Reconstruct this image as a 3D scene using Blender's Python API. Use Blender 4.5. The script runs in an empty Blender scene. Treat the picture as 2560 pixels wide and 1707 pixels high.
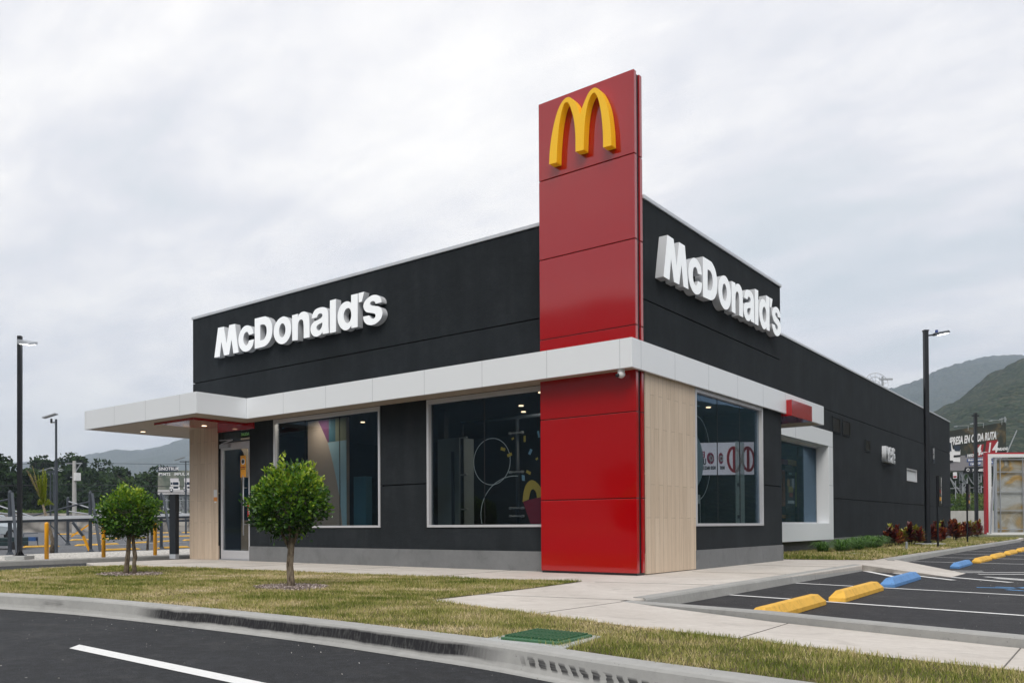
import bpy, bmesh, math, random
import numpy as np
from mathutils import Vector, Matrix, noise
from mathutils.geometry import tessellate_polygon
random.seed(7); R=np.random.default_rng(11)
rad=math.radians
scn=bpy.context.scene
col=scn.collection
CAM=(6.2124,-11.952,.8025)
# ---------------------------------------------------------------- helpers
def tag(o,label=None,cat=None,group=None,kind=None):
    if label: o['label']=label
    if cat: o['category']=cat
    if group: o['group']=group
    if kind: o['kind']=kind
    return o
def empty(name,loc,label,cat,group=None,rz=0):
    o=bpy.data.objects.new(name,None); col.objects.link(o); o.location=loc; o.rotation_euler=(0,0,rz)
    return tag(o,label,cat,group)
def link(name,me,m,parent=None,smooth=False):
    if m is not None and not me.materials: me.materials.append(m)
    if smooth: me.polygons.foreach_set('use_smooth',[True]*len(me.polygons))
    o=bpy.data.objects.new(name,me); col.objects.link(o)
    if parent is not None: o.parent=parent
    return o
class MB:
    def __init__(s): s.v=[];s.f=[]
    def add(s,vs,fs):
        n=len(s.v); s.v+= [tuple(v) for v in vs]; s.f+=[tuple(i+n for i in f) for f in fs]; return s
    def box(s,x0,x1,y0,y1,z0,z1):
        return s.add([(x0,y0,z0),(x1,y0,z0),(x1,y1,z0),(x0,y1,z0),(x0,y0,z1),(x1,y0,z1),(x1,y1,z1),(x0,y1,z1)],
          [(0,3,2,1),(4,5,6,7),(0,1,5,4),(1,2,6,5),(2,3,7,6),(3,0,4,7)])
    def obox(s,c,size,M=None):
        hx,hy,hz=[a/2 for a in size]; M=M or Matrix.Identity(3); c=Vector(c)
        vs=[c+M@Vector((a*hx,b*hy,d*hz)) for a,b,d in [(-1,-1,-1),(1,-1,-1),(1,1,-1),(-1,1,-1),(-1,-1,1),(1,-1,1),(1,1,1),(-1,1,1)]]
        return s.add(vs,[(0,3,2,1),(4,5,6,7),(0,1,5,4),(1,2,6,5),(2,3,7,6),(3,0,4,7)])
    def bar(s,p0,p1,w,h=None,up=(0,0,1)):
        p0=Vector(p0);p1=Vector(p1);h=h or w;d=p1-p0;L=d.length;d.normalize();u=Vector(up)
        if abs(d.dot(u))>.98:u=Vector((1,0,0))
        x=d.cross(u).normalized();y=x.cross(d)
        M=Matrix((x,d,y)).transposed()
        return s.obox((p0+p1)/2,(w,L,h),M)
    def tube(s,pts,r,n=8,cap=True):
        pts=[Vector(p) for p in pts]; rr=r if isinstance(r,(list,tuple)) else [r]*len(pts); base=len(s.v)
        px=None
        for i,p in enumerate(pts):
            d=(pts[min(i+1,len(pts)-1)]-pts[max(i-1,0)]).normalized()
            if px is None:
                u=Vector((0,0,1)) if abs(d.z)<.95 else Vector((1,0,0)); px=d.cross(u).normalized()
            px=(px-d*px.dot(d)).normalized(); py=d.cross(px)
            for k in range(n):
                a=2*math.pi*k/n; s.v.append(tuple(p+(px*math.cos(a)+py*math.sin(a))*rr[i]))
        for i in range(len(pts)-1):
            for k in range(n):
                a=base+i*n+k;b=base+i*n+(k+1)%n; s.f.append((a,b,b+n,a+n))
        if cap:
            s.f.append(tuple(base+k for k in range(n))[::-1]); e=base+(len(pts)-1)*n; s.f.append(tuple(e+k for k in range(n)))
        return s
    def prism(s,poly,z0,z1):
        n=len(poly);b=len(s.v)
        s.v+=[(p[0],p[1],z0) for p in poly]+[(p[0],p[1],(p[2] if len(p)>2 else z1)) for p in poly]
        tr=tessellate_polygon([[Vector((p[0],p[1],0)) for p in poly]])
        for t in tr:
            a,bb,c=[Vector(poly[i][:2]) for i in t]
            ccw=(bb-a).cross(c-a)>0
            t=t if ccw else t[::-1]
            s.f.append(tuple(b+n+i for i in t)); s.f.append(tuple(b+i for i in t[::-1]))
        area=sum(poly[i][0]*poly[(i+1)%n][1]-poly[(i+1)%n][0]*poly[i][1] for i in range(n))
        for i in range(n):
            j=(i+1)%n; q=(b+i,b+j,b+n+j,b+n+i); s.f.append(q if area>0 else q[::-1])
        return s
    def me(s,name):
        m=bpy.data.meshes.new(name); m.from_pydata(s.v,[],s.f); m.update(); return m
    def build(s,name,mat,parent=None,smooth=False,bevel=0,seg=2):
        o=link(name,s.me(name),mat,parent,smooth)
        if bevel:
            b=o.modifiers.new('bev','BEVEL'); b.width=bevel; b.segments=seg; b.limit_method='ANGLE'; b.angle_limit=rad(35)
        return o
def sheet(name,poly,z,mat,parent=None,kind=None):
    mb=MB(); n=len(poly)
    mb.v=[(p[0],p[1],p[2] if len(p)>2 else z) for p in poly]
    for t in tessellate_polygon([[Vector((p[0],p[1],0)) for p in poly]]):
        a,b,c=[Vector(poly[i][:2]) for i in t]; mb.f.append(tuple(t if (b-a).cross(c-a)>0 else t[::-1]))
    o=mb.build(name,mat,parent)
    if kind: o['kind']=kind
    return o
def catmull(loop,n=5):
    out=[];N=len(loop)
    for i in range(N):
        p1=loop[i];p2=loop[(i+1)%N];p0=loop[i-1];p3=loop[(i+2)%N]
        out.append(p1[:2])
        if not(p1[2] or p2[2]): continue
        a=p0 if p1[2] else p1; b=p3 if p2[2] else p2
        for k in range(1,n):
            t=k/n;t2=t*t;t3=t2*t
            out.append(tuple(.5*((2*p1[j])+(-a[j]+p2[j])*t+(2*a[j]-5*p1[j]+4*p2[j]-b[j])*t2+(-a[j]+3*p1[j]-3*p2[j]+b[j])*t3) for j in (0,1)))
    return out
def shape_mesh(loops,depth,name):
    "filled 2D outline (holes allowed) with real thickness, centred on z=0"
    c=bpy.data.curves.new(name,'CURVE');c.dimensions='2D';c.fill_mode='BOTH';c.extrude=depth/2
    for L in loops:
        sp=c.splines.new('POLY');sp.points.add(len(L)-1)
        for i,p in enumerate(L): sp.points[i].co=(p[0],p[1],0,1)
        sp.use_cyclic_u=True
    o=bpy.data.objects.new(name,c);col.objects.link(o);bpy.context.view_layer.update()
    me=bpy.data.meshes.new_from_object(o.evaluated_get(bpy.context.evaluated_depsgraph_get()))
    bpy.data.objects.remove(o);me.name=name;return me
def text_mesh(body,size,depth,offset=0,shear=0,align='LEFT',sx=1,space=1):
    c=bpy.data.curves.new('text','FONT');c.body=body;c.size=size;c.extrude=depth/2;c.offset=offset;c.shear=shear;c.align_x=align;c.space_character=space
    c.resolution_u=3
    o=bpy.data.objects.new('text',c);col.objects.link(o);bpy.context.view_layer.update()
    me=bpy.data.meshes.new_from_object(o.evaluated_get(bpy.context.evaluated_depsgraph_get()))
    bpy.data.objects.remove(o)
    if sx!=1: me.transform(Matrix.Diagonal((sx,1,1,1)))
    return me
def frame_m(origin,right,up):
    r=Vector(right).normalized();u=Vector(up).normalized();n=r.cross(u)
    M=Matrix((r,u,n)).transposed().to_4x4();M.translation=Vector(origin);return M
def put(me,M,name,mat,parent=None):
    me.transform(M);me.update();return link(name,me,mat,parent)
# ---------------------------------------------------------------- node helpers
class NT:
    def __init__(s,m): s.t=m.node_tree; s.n=s.t.nodes; s.l=s.t.links
    def node(s,t,**k):
        nd=s.n.new(t)
        for a,b in k.items(): setattr(nd,a,b)
        return nd
    def set(s,nd,i,v):
        if hasattr(v,'is_linked') or isinstance(v,bpy.types.NodeSocket): s.l.new(v,nd.inputs[i])
        else: nd.inputs[i].default_value=v
    def math(s,op,a,b=0.0,c=None,clamp=False):
        nd=s.node('ShaderNodeMath',operation=op);nd.use_clamp=clamp;s.set(nd,0,a);s.set(nd,1,b)
        if c is not None:s.set(nd,2,c)
        return nd.outputs[0]
    def noise(s,vec,scale,detail=4,rough=.55,dist=0):
        nd=s.node('ShaderNodeTexNoise');s.set(nd,'Vector',vec);nd.inputs['Scale'].default_value=scale;nd.inputs['Detail'].default_value=detail;nd.inputs['Roughness'].default_value=rough;nd.inputs['Distortion'].default_value=dist
        return nd.outputs[0]
    def ramp(s,f,stops,interp='LINEAR'):
        nd=s.node('ShaderNodeValToRGB');s.set(nd,0,f);e=nd.color_ramp.elements;nd.color_ramp.interpolation=interp
        while len(e)<len(stops): e.new(.5)
        for i,(p,c) in enumerate(stops): e[i].position=p;e[i].color=(c,c,c,1) if isinstance(c,(int,float)) else (*c,1)
        return nd.outputs[0]
    def mix(s,f,a,b,blend='MIX'):
        nd=s.node('ShaderNodeMix',data_type='RGBA',blend_type=blend)
        s.set(nd,0,f)
        for i,v in ((6,a),(7,b)):
            if isinstance(v,tuple) and len(v)==3: v=(*v,1)
            s.set(nd,i,v)
        return nd.outputs[2]
    def mapv(s,vec,scale=(1,1,1),loc=(0,0,0),rot=(0,0,0)):
        nd=s.node('ShaderNodeMapping');s.set(nd,0,vec);nd.inputs['Scale'].default_value=scale;nd.inputs['Location'].default_value=loc;nd.inputs['Rotation'].default_value=rot
        return nd.outputs[0]
    def bump(s,h,strength,dist=.01):
        nd=s.node('ShaderNodeBump');s.set(nd,'Height',h);nd.inputs['Strength'].default_value=strength;nd.inputs['Distance'].default_value=dist;return nd.outputs[0]
    def obj(s): return s.node('ShaderNodeTexCoord').outputs['Object']
    def sep(s,v): nd=s.node('ShaderNodeSeparateXYZ');s.set(nd,0,v);return nd.outputs
    def comb(s,x,y,z=0.0): nd=s.node('ShaderNodeCombineXYZ');s.set(nd,0,x);s.set(nd,1,y);s.set(nd,2,z);return nd.outputs[0]
def mat(name,color=(.5,.5,.5),rough=.6,metal=0,spec=.5,coat=0,emit=None,es=0):
    m=bpy.data.materials.new(name);m.use_nodes=True;b=m.node_tree.nodes['Principled BSDF']
    b.inputs['Base Color'].default_value=(*color,1);b.inputs['Roughness'].default_value=rough;b.inputs['Metallic'].default_value=metal
    b.inputs['Specular IOR Level'].default_value=spec
    if coat: b.inputs['Coat Weight'].default_value=coat;b.inputs['Coat Roughness'].default_value=.06
    if emit: b.inputs['Emission Color'].default_value=(*emit,1);b.inputs['Emission Strength'].default_value=es
    return m,NT(m),b
def pmat(name,color,rough=.6,metal=0,spec=.5,var=.08,scale=6,bump=.0,bscale=60,coat=0):
    "plain paint or plastic with slight unevenness"
    m,t,b=mat(name,color,rough,metal,spec,coat)
    v=t.obj();n=t.noise(v,scale,3)
    c=t.mix(n,tuple(a*(1-var) for a in color),tuple(min(1,a*(1+var)) for a in color));t.l.new(c,b.inputs['Base Color'])
    t.l.new(t.math('ADD',rough-.05,t.math('MULTIPLY',n,.1)),b.inputs['Roughness'])
    if bump: t.l.new(t.bump(t.noise(v,bscale,2),bump),b.inputs['Normal'])
    return m
# ---------------------------------------------------------------- materials
M={}
def stucco():
    m,t,b=mat('dark_stucco',(.03,.03,.03),.85,spec=.25);v=t.obj()
    n1=t.noise(v,1.1,5);n2=t.noise(t.mapv(v,(3,3,.35)),1.6,4);n3=t.noise(v,9,4,.6)
    f=t.math('ADD',t.math('MULTIPLY',n1,.5),t.math('ADD',t.math('MULTIPLY',n2,.3),t.math('MULTIPLY',n3,.2)))
    t.l.new(t.ramp(f,[(.34,(.0105,.0136,.0162)),(.5,(.0148,.0188,.0226)),(.66,(.0225,.0275,.0322))]),b.inputs['Base Color'])
    t.l.new(t.bump(t.math('ADD',t.noise(v,70,3,.7),t.math('MULTIPLY',t.noise(v,7,3),.8)),.7,.010),b.inputs['Normal']);return m
M['stucco']=stucco()
def concrete(name,c0,c1,bs=60,stain=True,joints=None):
    m,t,b=mat(name,c0,.85,spec=.3);v=t.obj()
    n1=t.noise(v,.9,6,.6);n2=t.noise(v,14,4,.6);n3=t.noise(t.mapv(v,(1,6,1)),3,4)
    f=t.math('ADD',t.math('MULTIPLY',n1,.5),t.math('ADD',t.math('MULTIPLY',n2,.25),t.math('MULTIPLY',n3,.25)))
    c=t.ramp(f,[(.28,c0),(.5,tuple((a+b_)/2 for a,b_ in zip(c0,c1))),(.68,c1)])
    if stain:
        s=t.noise(v,2.3,6,.65,.6);c=t.mix(t.ramp(s,[(.55,0.0),(.7,.35)]),c,tuple(a*.62 for a in c0))
        sp=t.noise(v,45,2);c=t.mix(t.ramp(sp,[(.68,0.0),(.75,.5)]),c,tuple(a*.5 for a in c0))
    t.l.new(c,b.inputs['Base Color']);t.l.new(t.bump(t.noise(v,bs,4,.7),.35,.004),b.inputs['Normal']);return m
M['walk']=concrete('sidewalk_concrete',(.42,.38,.34),(.64,.60,.555))
M['plinth']=concrete('plinth_render',(.145,.15,.155),(.205,.21,.215),40)
M['kerbc']=concrete('kerb_concrete',(.27,.27,.26),(.40,.395,.38))
M['blockc']=concrete('footing_concrete',(.32,.33,.33),(.44,.45,.44))
M['wallfar']=concrete('retaining_concrete',(.36,.35,.34),(.5,.49,.47),6)
def scuffed():
    "road kerb: concrete with black tyre rubber rubbed along its face"
    m=concrete('scuffed_kerb_concrete',(.29,.29,.28),(.42,.415,.40));t=NT(m);b=m.node_tree.nodes['Principled BSDF']
    base=b.inputs['Base Color'].links[0].from_socket;v=t.obj();s=t.sep(v);x,y,z=s[0],s[1],s[2]
    wob=t.math('MULTIPLY',t.math('SUBTRACT',t.noise(t.mapv(v,(1.2,1.2,2)),1.6,4),.5),.06)
    zz=t.math('ADD',z,wob)
    def band(q,a,b_,s_):
        lo=t.math('SMOOTHSTEP' if False else 'SUBTRACT',q,a);lo=t.math('DIVIDE',lo,s_,clamp=True)
        hi=t.math('DIVIDE',t.math('SUBTRACT',b_,q),s_,clamp=True);return t.math('MULTIPLY',lo,hi)
    streak=t.noise(t.mapv(v,(1.5,1.5,40),rot=(0,.05,0)),2.2,5,.7)
    hatch=t.noise(t.mapv(v,(55,55,4),rot=(0,.5,0)),1,3)
    rub=t.math('MULTIPLY',band(x,-2.0,2.95,.5),band(zz,-.118,-.012,.02))
    rub=t.math('MULTIPLY',rub,t.ramp(streak,[(.20,.6),(.36,1.0)]))
    rub=t.math('MULTIPLY',rub,t.ramp(hatch,[(.3,.8),(.6,1.0)]))
    # tread print further right: slanted dark teeth
    wv=t.math('FRACT',t.math('ADD',t.math('MULTIPLY',t.math('ADD',x,t.math('MULTIPLY',z,.75)),11.5),t.math('MULTIPLY',t.noise(t.mapv(v,(6,6,14)),1,3),1.1)))
    teeth=t.ramp(wv,[(.0,1.0),(.5,.9),(.62,0.0),(.97,0.0),(1.0,1.0)])
    zc=t.math('ADD',z,t.math('MULTIPLY',t.math('SUBTRACT',x,3.5),.035))
    tr=t.math('MULTIPLY',t.math('MULTIPLY',band(x,3.02,4.3,.15),band(zc,-.118,-.045,.018)),t.math('MULTIPLY',teeth,t.ramp(streak,[(.3,.6),(.55,1.0)])))
    lone=t.math('MULTIPLY',band(x,-3.72,-3.3,.08),t.math('MULTIPLY',band(zz,-.09,-.02,.02),t.ramp(streak,[(.4,.1),(.6,.5)])))
    f=t.math('MINIMUM',t.math('ADD',t.math('MULTIPLY',rub,1.05),t.math('ADD',t.math('MULTIPLY',tr,.95),lone)),1.0)
    t.l.new(t.mix(f,base,(.022,.022,.025)),b.inputs['Base Color']);return m
M['scuff']=scuffed()
def asphalt(name,c0,c1,spk=.55,rough=.8):
    m,t,b=mat(name,c0,rough,spec=.35);v=t.obj()
    n1=t.noise(v,.45,5,.6);n2=t.noise(v,5,4,.6);n4=t.noise(t.mapv(v,(.25,1.6,1),rot=(0,0,.06)),1.3,4)
    f=t.math('ADD',t.math('MULTIPLY',n1,.45),t.math('ADD',t.math('MULTIPLY',n2,.25),t.math('MULTIPLY',n4,.3)))
    c=t.ramp(f,[(.3,c0),(.7,c1)])
    sp=t.node('ShaderNodeTexVoronoi',feature='F1');t.set(sp,'Vector',v);sp.inputs['Scale'].default_value=95
    c=t.mix(t.ramp(sp.outputs['Distance'],[(.1,.8),(.35,0.0)]),c,(.085,.085,.087))
    s2=t.node('ShaderNodeTexVoronoi',feature='F1');t.set(s2,'Vector',v);s2.inputs['Scale'].default_value=3.1
    c=t.mix(t.ramp(s2.outputs['Distance'],[(.022,.8),(.03,0.0)]),c,(.4,.39,.37))
    dust=t.noise(v,1.7,7,.7,.5);c=t.mix(t.ramp(dust,[(.52,0.0),(.72,.5)]),c,(.07,.07,.068))
    mo=t.noise(v,11,5,.75);c=t.mix(t.ramp(mo,[(.38,.38),(.5,0.0)]),c,tuple(a*.45 for a in c0));c=t.mix(t.ramp(mo,[(.52,0.0),(.66,.5)]),c,tuple(a*1.9 for a in c1));t.l.new(c,b.inputs['Base Color'])
    h=t.math('ADD',sp.outputs['Distance'],t.math('MULTIPLY',t.noise(v,30,3),.6))
    t.l.new(t.bump(h,spk,.008),b.inputs['Normal']);return m
M['asphalt']=asphalt('road_asphalt',(.0085,.0095,.0115),(.0215,.023,.0265))
M['asphalt2']=asphalt('bay_asphalt',(.010,.010,.012),(.024,.023,.026),.7,.7)
M['asphalt3']=asphalt('lot_asphalt',(.085,.09,.1),(.13,.135,.145),.3)
def linepaint(name,c):
    m,t,b=mat(name,c,.75);v=t.obj();n=t.noise(v,38,4,.7);n2=t.noise(v,5,4)
    f=t.math('ADD',t.math('MULTIPLY',n,.7),t.math('MULTIPLY',n2,.3))
    t.l.new(t.mix(t.ramp(f,[(.28,.8),(.4,.12),(.6,0.0)]),c,tuple(a*.25 for a in c)),b.inputs['Base Color']);t.l.new(t.bump(n,.4,.004),b.inputs['Normal']);return m
M['linew']=linepaint('white_road_paint',(.78,.78,.77));M['lineb']=linepaint('blue_road_paint',(.10,.28,.55))
def soil(name,c0,c1,sc=3):
    m,t,b=mat(name,c0,.95,spec=.1);v=t.obj();f=t.math('ADD',t.math('MULTIPLY',t.noise(v,sc,6,.65),.6),t.math('MULTIPLY',t.noise(v,sc*14,3),.4))
    t.l.new(t.ramp(f,[(.3,c0),(.7,c1)]),b.inputs['Base Color']);t.l.new(t.bump(f,.6,.02),b.inputs['Normal']);return m
M['lawnsoil']=soil('lawn_soil',(.06,.055,.025),(.15,.125,.065));M['farground']=soil('far_ground',(.07,.085,.04),(.13,.12,.07),.05)
M['gravel']=None
def gravel(name,c0,c1,scale,b_=.9):
    m,t,b=mat(name,c0,.85);v=t.obj();vo=t.node('ShaderNodeTexVoronoi',feature='F1');t.set(vo,'Vector',v);vo.inputs['Scale'].default_value=scale
    c=t.mix(t.sep(vo.outputs['Color'])[0],c0,c1);c=t.mix(t.ramp(vo.outputs['Distance'],[(.35,0.0),(.75,.75)]),c,tuple(a*.35 for a in c0))
    t.l.new(c,b.inputs['Base Color']);t.l.new(t.bump(vo.outputs['Distance'],b_,-.03),b.inputs['Normal']);return m
M['gravel']=gravel('pale_gravel',(.5,.47,.42),(.82,.79,.74),16);M['mulch']=gravel('wood_chip_mulch',(.20,.155,.14),(.52,.45,.42),40)
M['rock']=gravel('stone_masonry',(.13,.12,.11),(.30,.28,.25),1.1,.7)
def cladding(name,axis):
    m,t,b=mat(name,(.45,.37,.28),.55,spec=.3);s=t.sep(t.obj())
    u=s[0] if axis=='x' else s[1]
    br=t.node('ShaderNodeTexBrick');t.set(br,'Vector',t.comb(s[2],t.math('MULTIPLY',u,1.0)))
    br.inputs['Scale'].default_value=1;br.inputs['Brick Width'].default_value=1.45;br.inputs['Row Height'].default_value=.152;br.inputs['Mortar Size'].default_value=.0022;br.offset=.37;br.offset_frequency=2
    br.inputs['Color1'].default_value=(.36,.36,.36,1);br.inputs['Color2'].default_value=(.66,.66,.66,1);br.inputs['Mortar'].default_value=(0,0,0,1);br.inputs['Bias'].default_value=0
    rowid=t.math('FLOOR',t.math('DIVIDE',u,.152))
    g=t.noise(t.comb(t.math('MULTIPLY',u,26),t.math('MULTIPLY',s[2],1.3),rowid),1.0,5,.6,.8);g2=t.noise(t.comb(t.math('MULTIPLY',u,120),t.math('MULTIPLY',s[2],4),rowid),1.0,3)
    knot=t.noise(t.comb(t.math('MULTIPLY',u,9),t.math('MULTIPLY',s[2],2.2),rowid),1.3,2)
    f=t.math('ADD',t.math('MULTIPLY',g,.42),t.math('ADD',t.math('MULTIPLY',g2,.22),t.math('MULTIPLY',t.sep(br.outputs['Color'])[0],.36)))
    c=t.ramp(f,[(.3,(.45,.35,.255)),(.5,(.60,.48,.365)),(.7,(.70,.59,.47))]);c=t.mix(t.ramp(knot,[(.70,0.0),(.8,.45)]),c,(.25,.16,.10))
    c=t.mix(t.math('MULTIPLY',br.outputs['Fac'],.75),c,(.14,.1,.07))
    t.l.new(c,b.inputs['Base Color']);t.l.new(t.bump(t.math('SUBTRACT',t.math('MULTIPLY',g2,.3),br.outputs['Fac']),.3,.003),b.inputs['Normal']);return m
M['woodx']=cladding('wood_cladding_front','x');M['woody']=cladding('wood_cladding_side','y')
def redpanel():
    m,t,b=mat('red_composite_panel',(.37,.0005,.0030),.10,spec=.5,coat=.7);v=t.obj();n=t.noise(v,.7,2)
    t.l.new(t.math('ADD',.05,t.math('MULTIPLY',n,.06)),b.inputs['Roughness']);t.l.new(t.bump(t.noise(v,.8,1),.08,.05),b.inputs['Normal']);return m
M['red']=redpanel()
M['redmatte']=pmat('dark_red_paint',(.30,.004,.01),.4)
M['yellowsign']=pmat('yellow_sign_paint',(.92,.52,.008),.35,var=.03);_b=M['yellowsign'].node_tree.nodes['Principled BSDF'];_b.inputs['Emission Color'].default_value=(1,.55,.01,1);_b.inputs['Emission Strength'].default_value=.07
M['whitepanel']=pmat('white_composite_panel',(.80,.825,.855),.3,var=.008,scale=.5,coat=.15)
M['whitesign']=pmat('white_sign_side',(.62,.64,.67),.35,var=.02,coat=.2)
M['litface']=mat('lit_white_sign_face',(.86,.88,.90),.35,emit=(.93,.97,1),es=.16)[0]
M['cap']=pmat('grey_metal_coping',(.62,.65,.69),.45,.2,var=.05)
M['alu']=pmat('brushed_aluminium_frame',(.62,.62,.65),.4,.35,var=.05)
M['soffit']=pmat('tan_soffit',(.40,.325,.25),.6,var=.05,scale=1)
M['black']=pmat('black_metal',(.008,.009,.012),.35,var=.1)
M['blackmatte']=pmat('black_matte',(.012,.012,.014),.7,var=.1)
M['greysteel']=pmat('grey_painted_steel',(.04,.05,.065),.5,var=.1)
M['lightsteel']=pmat('pale_galvanised_steel',(.42,.44,.47),.4,.5)
M['whiteplastic']=pmat('white_plastic',(.75,.75,.75),.35)
M['bollard']=pmat('yellow_bollard_paint',(.80,.36,.008),.4,var=.1,scale=3,bump=.1)
def stop(name,c):
    m,t,b=mat(name,c,.7);v=t.obj();n=t.noise(v,7,5,.7)
    cc=t.mix(t.ramp(n,[(.5,0.0),(.72,.5)]),c,tuple(a*.45 for a in c))
    cc=t.mix(t.ramp(t.noise(v,28,3),[(.66,0.0),(.74,.5)]),cc,(.10,.08,.05));t.l.new(cc,b.inputs['Base Color']);t.l.new(t.bump(n,.3,.01),b.inputs['Normal']);return m
M['stopy']=stop('yellow_wheel_stop_paint',(.78,.44,.06));M['stopb']=stop('blue_wheel_stop_paint',(.11,.27,.56))
M['greencover']=pmat('green_grate_paint',(.045,.135,.065),.5,var=.15,scale=20)
def glass():
    m=bpy.data.materials.new('tinted_window_glass');m.use_nodes=True;t=NT(m);t.n.clear()
    out=t.node('ShaderNodeOutputMaterial');lwt=t.node('ShaderNodeLayerWeight');lwt.inputs[0].default_value=.5;frs=t.math('ADD',.038,t.math('MULTIPLY',t.math('POWER',lwt.outputs['Facing'],5.0),.95))
    tr=t.node('ShaderNodeBsdfTransparent');tr.inputs[0].default_value=(.70,.73,.74,1);gl=t.node('ShaderNodeBsdfGlossy');gl.inputs['Roughness'].default_value=.0;gl.inputs[0].default_value=(.50,.72,.95,1)
    v=t.obj();t.l.new(t.bump(t.noise(v,.5,1),.03,.05),gl.inputs['Normal'])
    mx=t.node('ShaderNodeMixShader');t.l.new(frs,mx.inputs[0]);t.l.new(tr.outputs[0],mx.inputs[1]);t.l.new(gl.outputs[0],mx.inputs[2]);t.l.new(mx.outputs[0],out.inputs[0]);return m
M['glass']=glass()
def led(name,c,s): return mat(name,(.9,.9,.9),.4,emit=c,es=s)[0]
M['led']=led('warm_downlight',(1,.72,.45),2.2);M['ledcool']=led('cool_lamp',(1,.93,.80),3.2);M['ledwhite']=led('white_lamp',(1,.98,.93),6)
M['inwall']=pmat('interior_dark_wall',(.022,.027,.032),.8);M['infloor']=pmat('interior_floor',(.05,.045,.04),.5);M['inceil']=pmat('interior_ceiling',(.03,.03,.032),.8)
def leaf(name,stops,gloss=.4,trans=.35,rough=.45):
    m=bpy.data.materials.new(name);m.use_nodes=True;t=NT(m);b=m.node_tree.nodes['Principled BSDF'];b.inputs['Roughness'].default_value=rough;b.inputs['Specular IOR Level'].default_value=gloss
    a=t.node('ShaderNodeAttribute',attribute_name='tint');c=t.ramp(a.outputs['Fac'],stops);t.l.new(c,b.inputs['Base Color'])
    tl=t.node('ShaderNodeBsdfTranslucent');t.l.new(c,tl.inputs[0]);mx=t.node('ShaderNodeMixShader');mx.inputs[0].default_value=trans
    out=t.n['Material Output'];t.l.new(b.outputs[0],mx.inputs[1]);t.l.new(tl.outputs[0],mx.inputs[2]);t.l.new(mx.outputs[0],out.inputs[0]);return m
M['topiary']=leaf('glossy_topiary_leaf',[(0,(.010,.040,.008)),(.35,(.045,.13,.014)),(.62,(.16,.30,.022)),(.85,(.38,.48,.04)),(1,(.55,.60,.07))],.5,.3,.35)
M['treeleaf']=leaf('dark_tree_leaf',[(0,(.007,.019,.007)),(.5,(.022,.047,.014)),(1,(.060,.105,.026))],.15,.2,.7)
M['grassblade']=leaf('lawn_grass_blade',[(0,(.10,.14,.02)),(.28,(.235,.265,.05)),(.5,(.42,.39,.135)),(.72,(.62,.50,.26)),(1,(.78,.66,.44))],.2,.3,.6)
M['strapleaf']=leaf('dark_strap_leaf',[(0,(.03,.09,.015)),(1,(.14,.28,.05))],.4,.3,.4)
M['croton']=leaf('croton_leaf',[(0,(.014,.006,.008)),(.35,(.09,.010,.014)),(.6,(.30,.045,.02)),(.78,(.42,.14,.03)),(.9,(.15,.16,.02)),(1,(.30,.30,.03))],.5,.2,.35)
M['palmleaf']=leaf('palm_leaf',[(0,(.07,.13,.01)),(.5,(.30,.38,.02)),(.8,(.50,.50,.05)),(1,(.34,.25,.16))],.3,.35,.5)
M['bank']=leaf('bank_weeds',[(0,(.03,.06,.012)),(.5,(.08,.14,.025)),(1,(.18,.22,.06))],.1,.3,.7)
def bark(name,c0,c1):
    m,t,b=mat(name,c0,.9);v=t.obj();n=t.noise(t.mapv(v,(14,14,4)),2,5,.65);t.l.new(t.ramp(n,[(.35,c0),(.6,c1)]),b.inputs['Base Color']);t.l.new(t.bump(n,.8,.02),b.inputs['Normal']);return m
M['bark']=bark('mottled_bark',(.06,.04,.025),(.26,.21,.15));M['darkbark']=bark('dark_bark',(.03,.025,.02),(.10,.08,.06))
def forest(name,c0,c1,c2,sc):
    m,t,b=mat(name,c0,.95,spec=.05);v=t.obj();vo=t.node('ShaderNodeTexVoronoi',feature='F1');t.set(vo,'Vector',t.mapv(v,(1,1,1)));vo.inputs['Scale'].default_value=sc
    n=t.noise(v,sc*.12,6,.65);f=t.math('ADD',t.math('MULTIPLY',n,.6),t.math('MULTIPLY',t.sep(vo.outputs['Color'])[0],.4))
    c=t.ramp(f,[(.3,c0),(.5,c1),(.68,c2)]);t.l.new(t.mix(t.ramp(vo.outputs['Distance'],[(.3,0.0),(.8,.6)]),c,tuple(a*.3 for a in c0)),b.inputs['Base Color'])
    h=t.math('ADD',vo.outputs['Distance'],t.math('MULTIPLY',t.noise(v,sc*3,3),.4))
    t.l.new(t.bump(h,.9,-.9/sc),b.inputs['Normal']);return m
M['hillnear']=forest('near_hill_forest',(.014,.030,.012),(.034,.055,.024),(.075,.080,.045),.38)
M['hillfar']=forest('far_hill_forest',(.014,.030,.014),(.032,.052,.026),(.062,.070,.042),.13)
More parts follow.
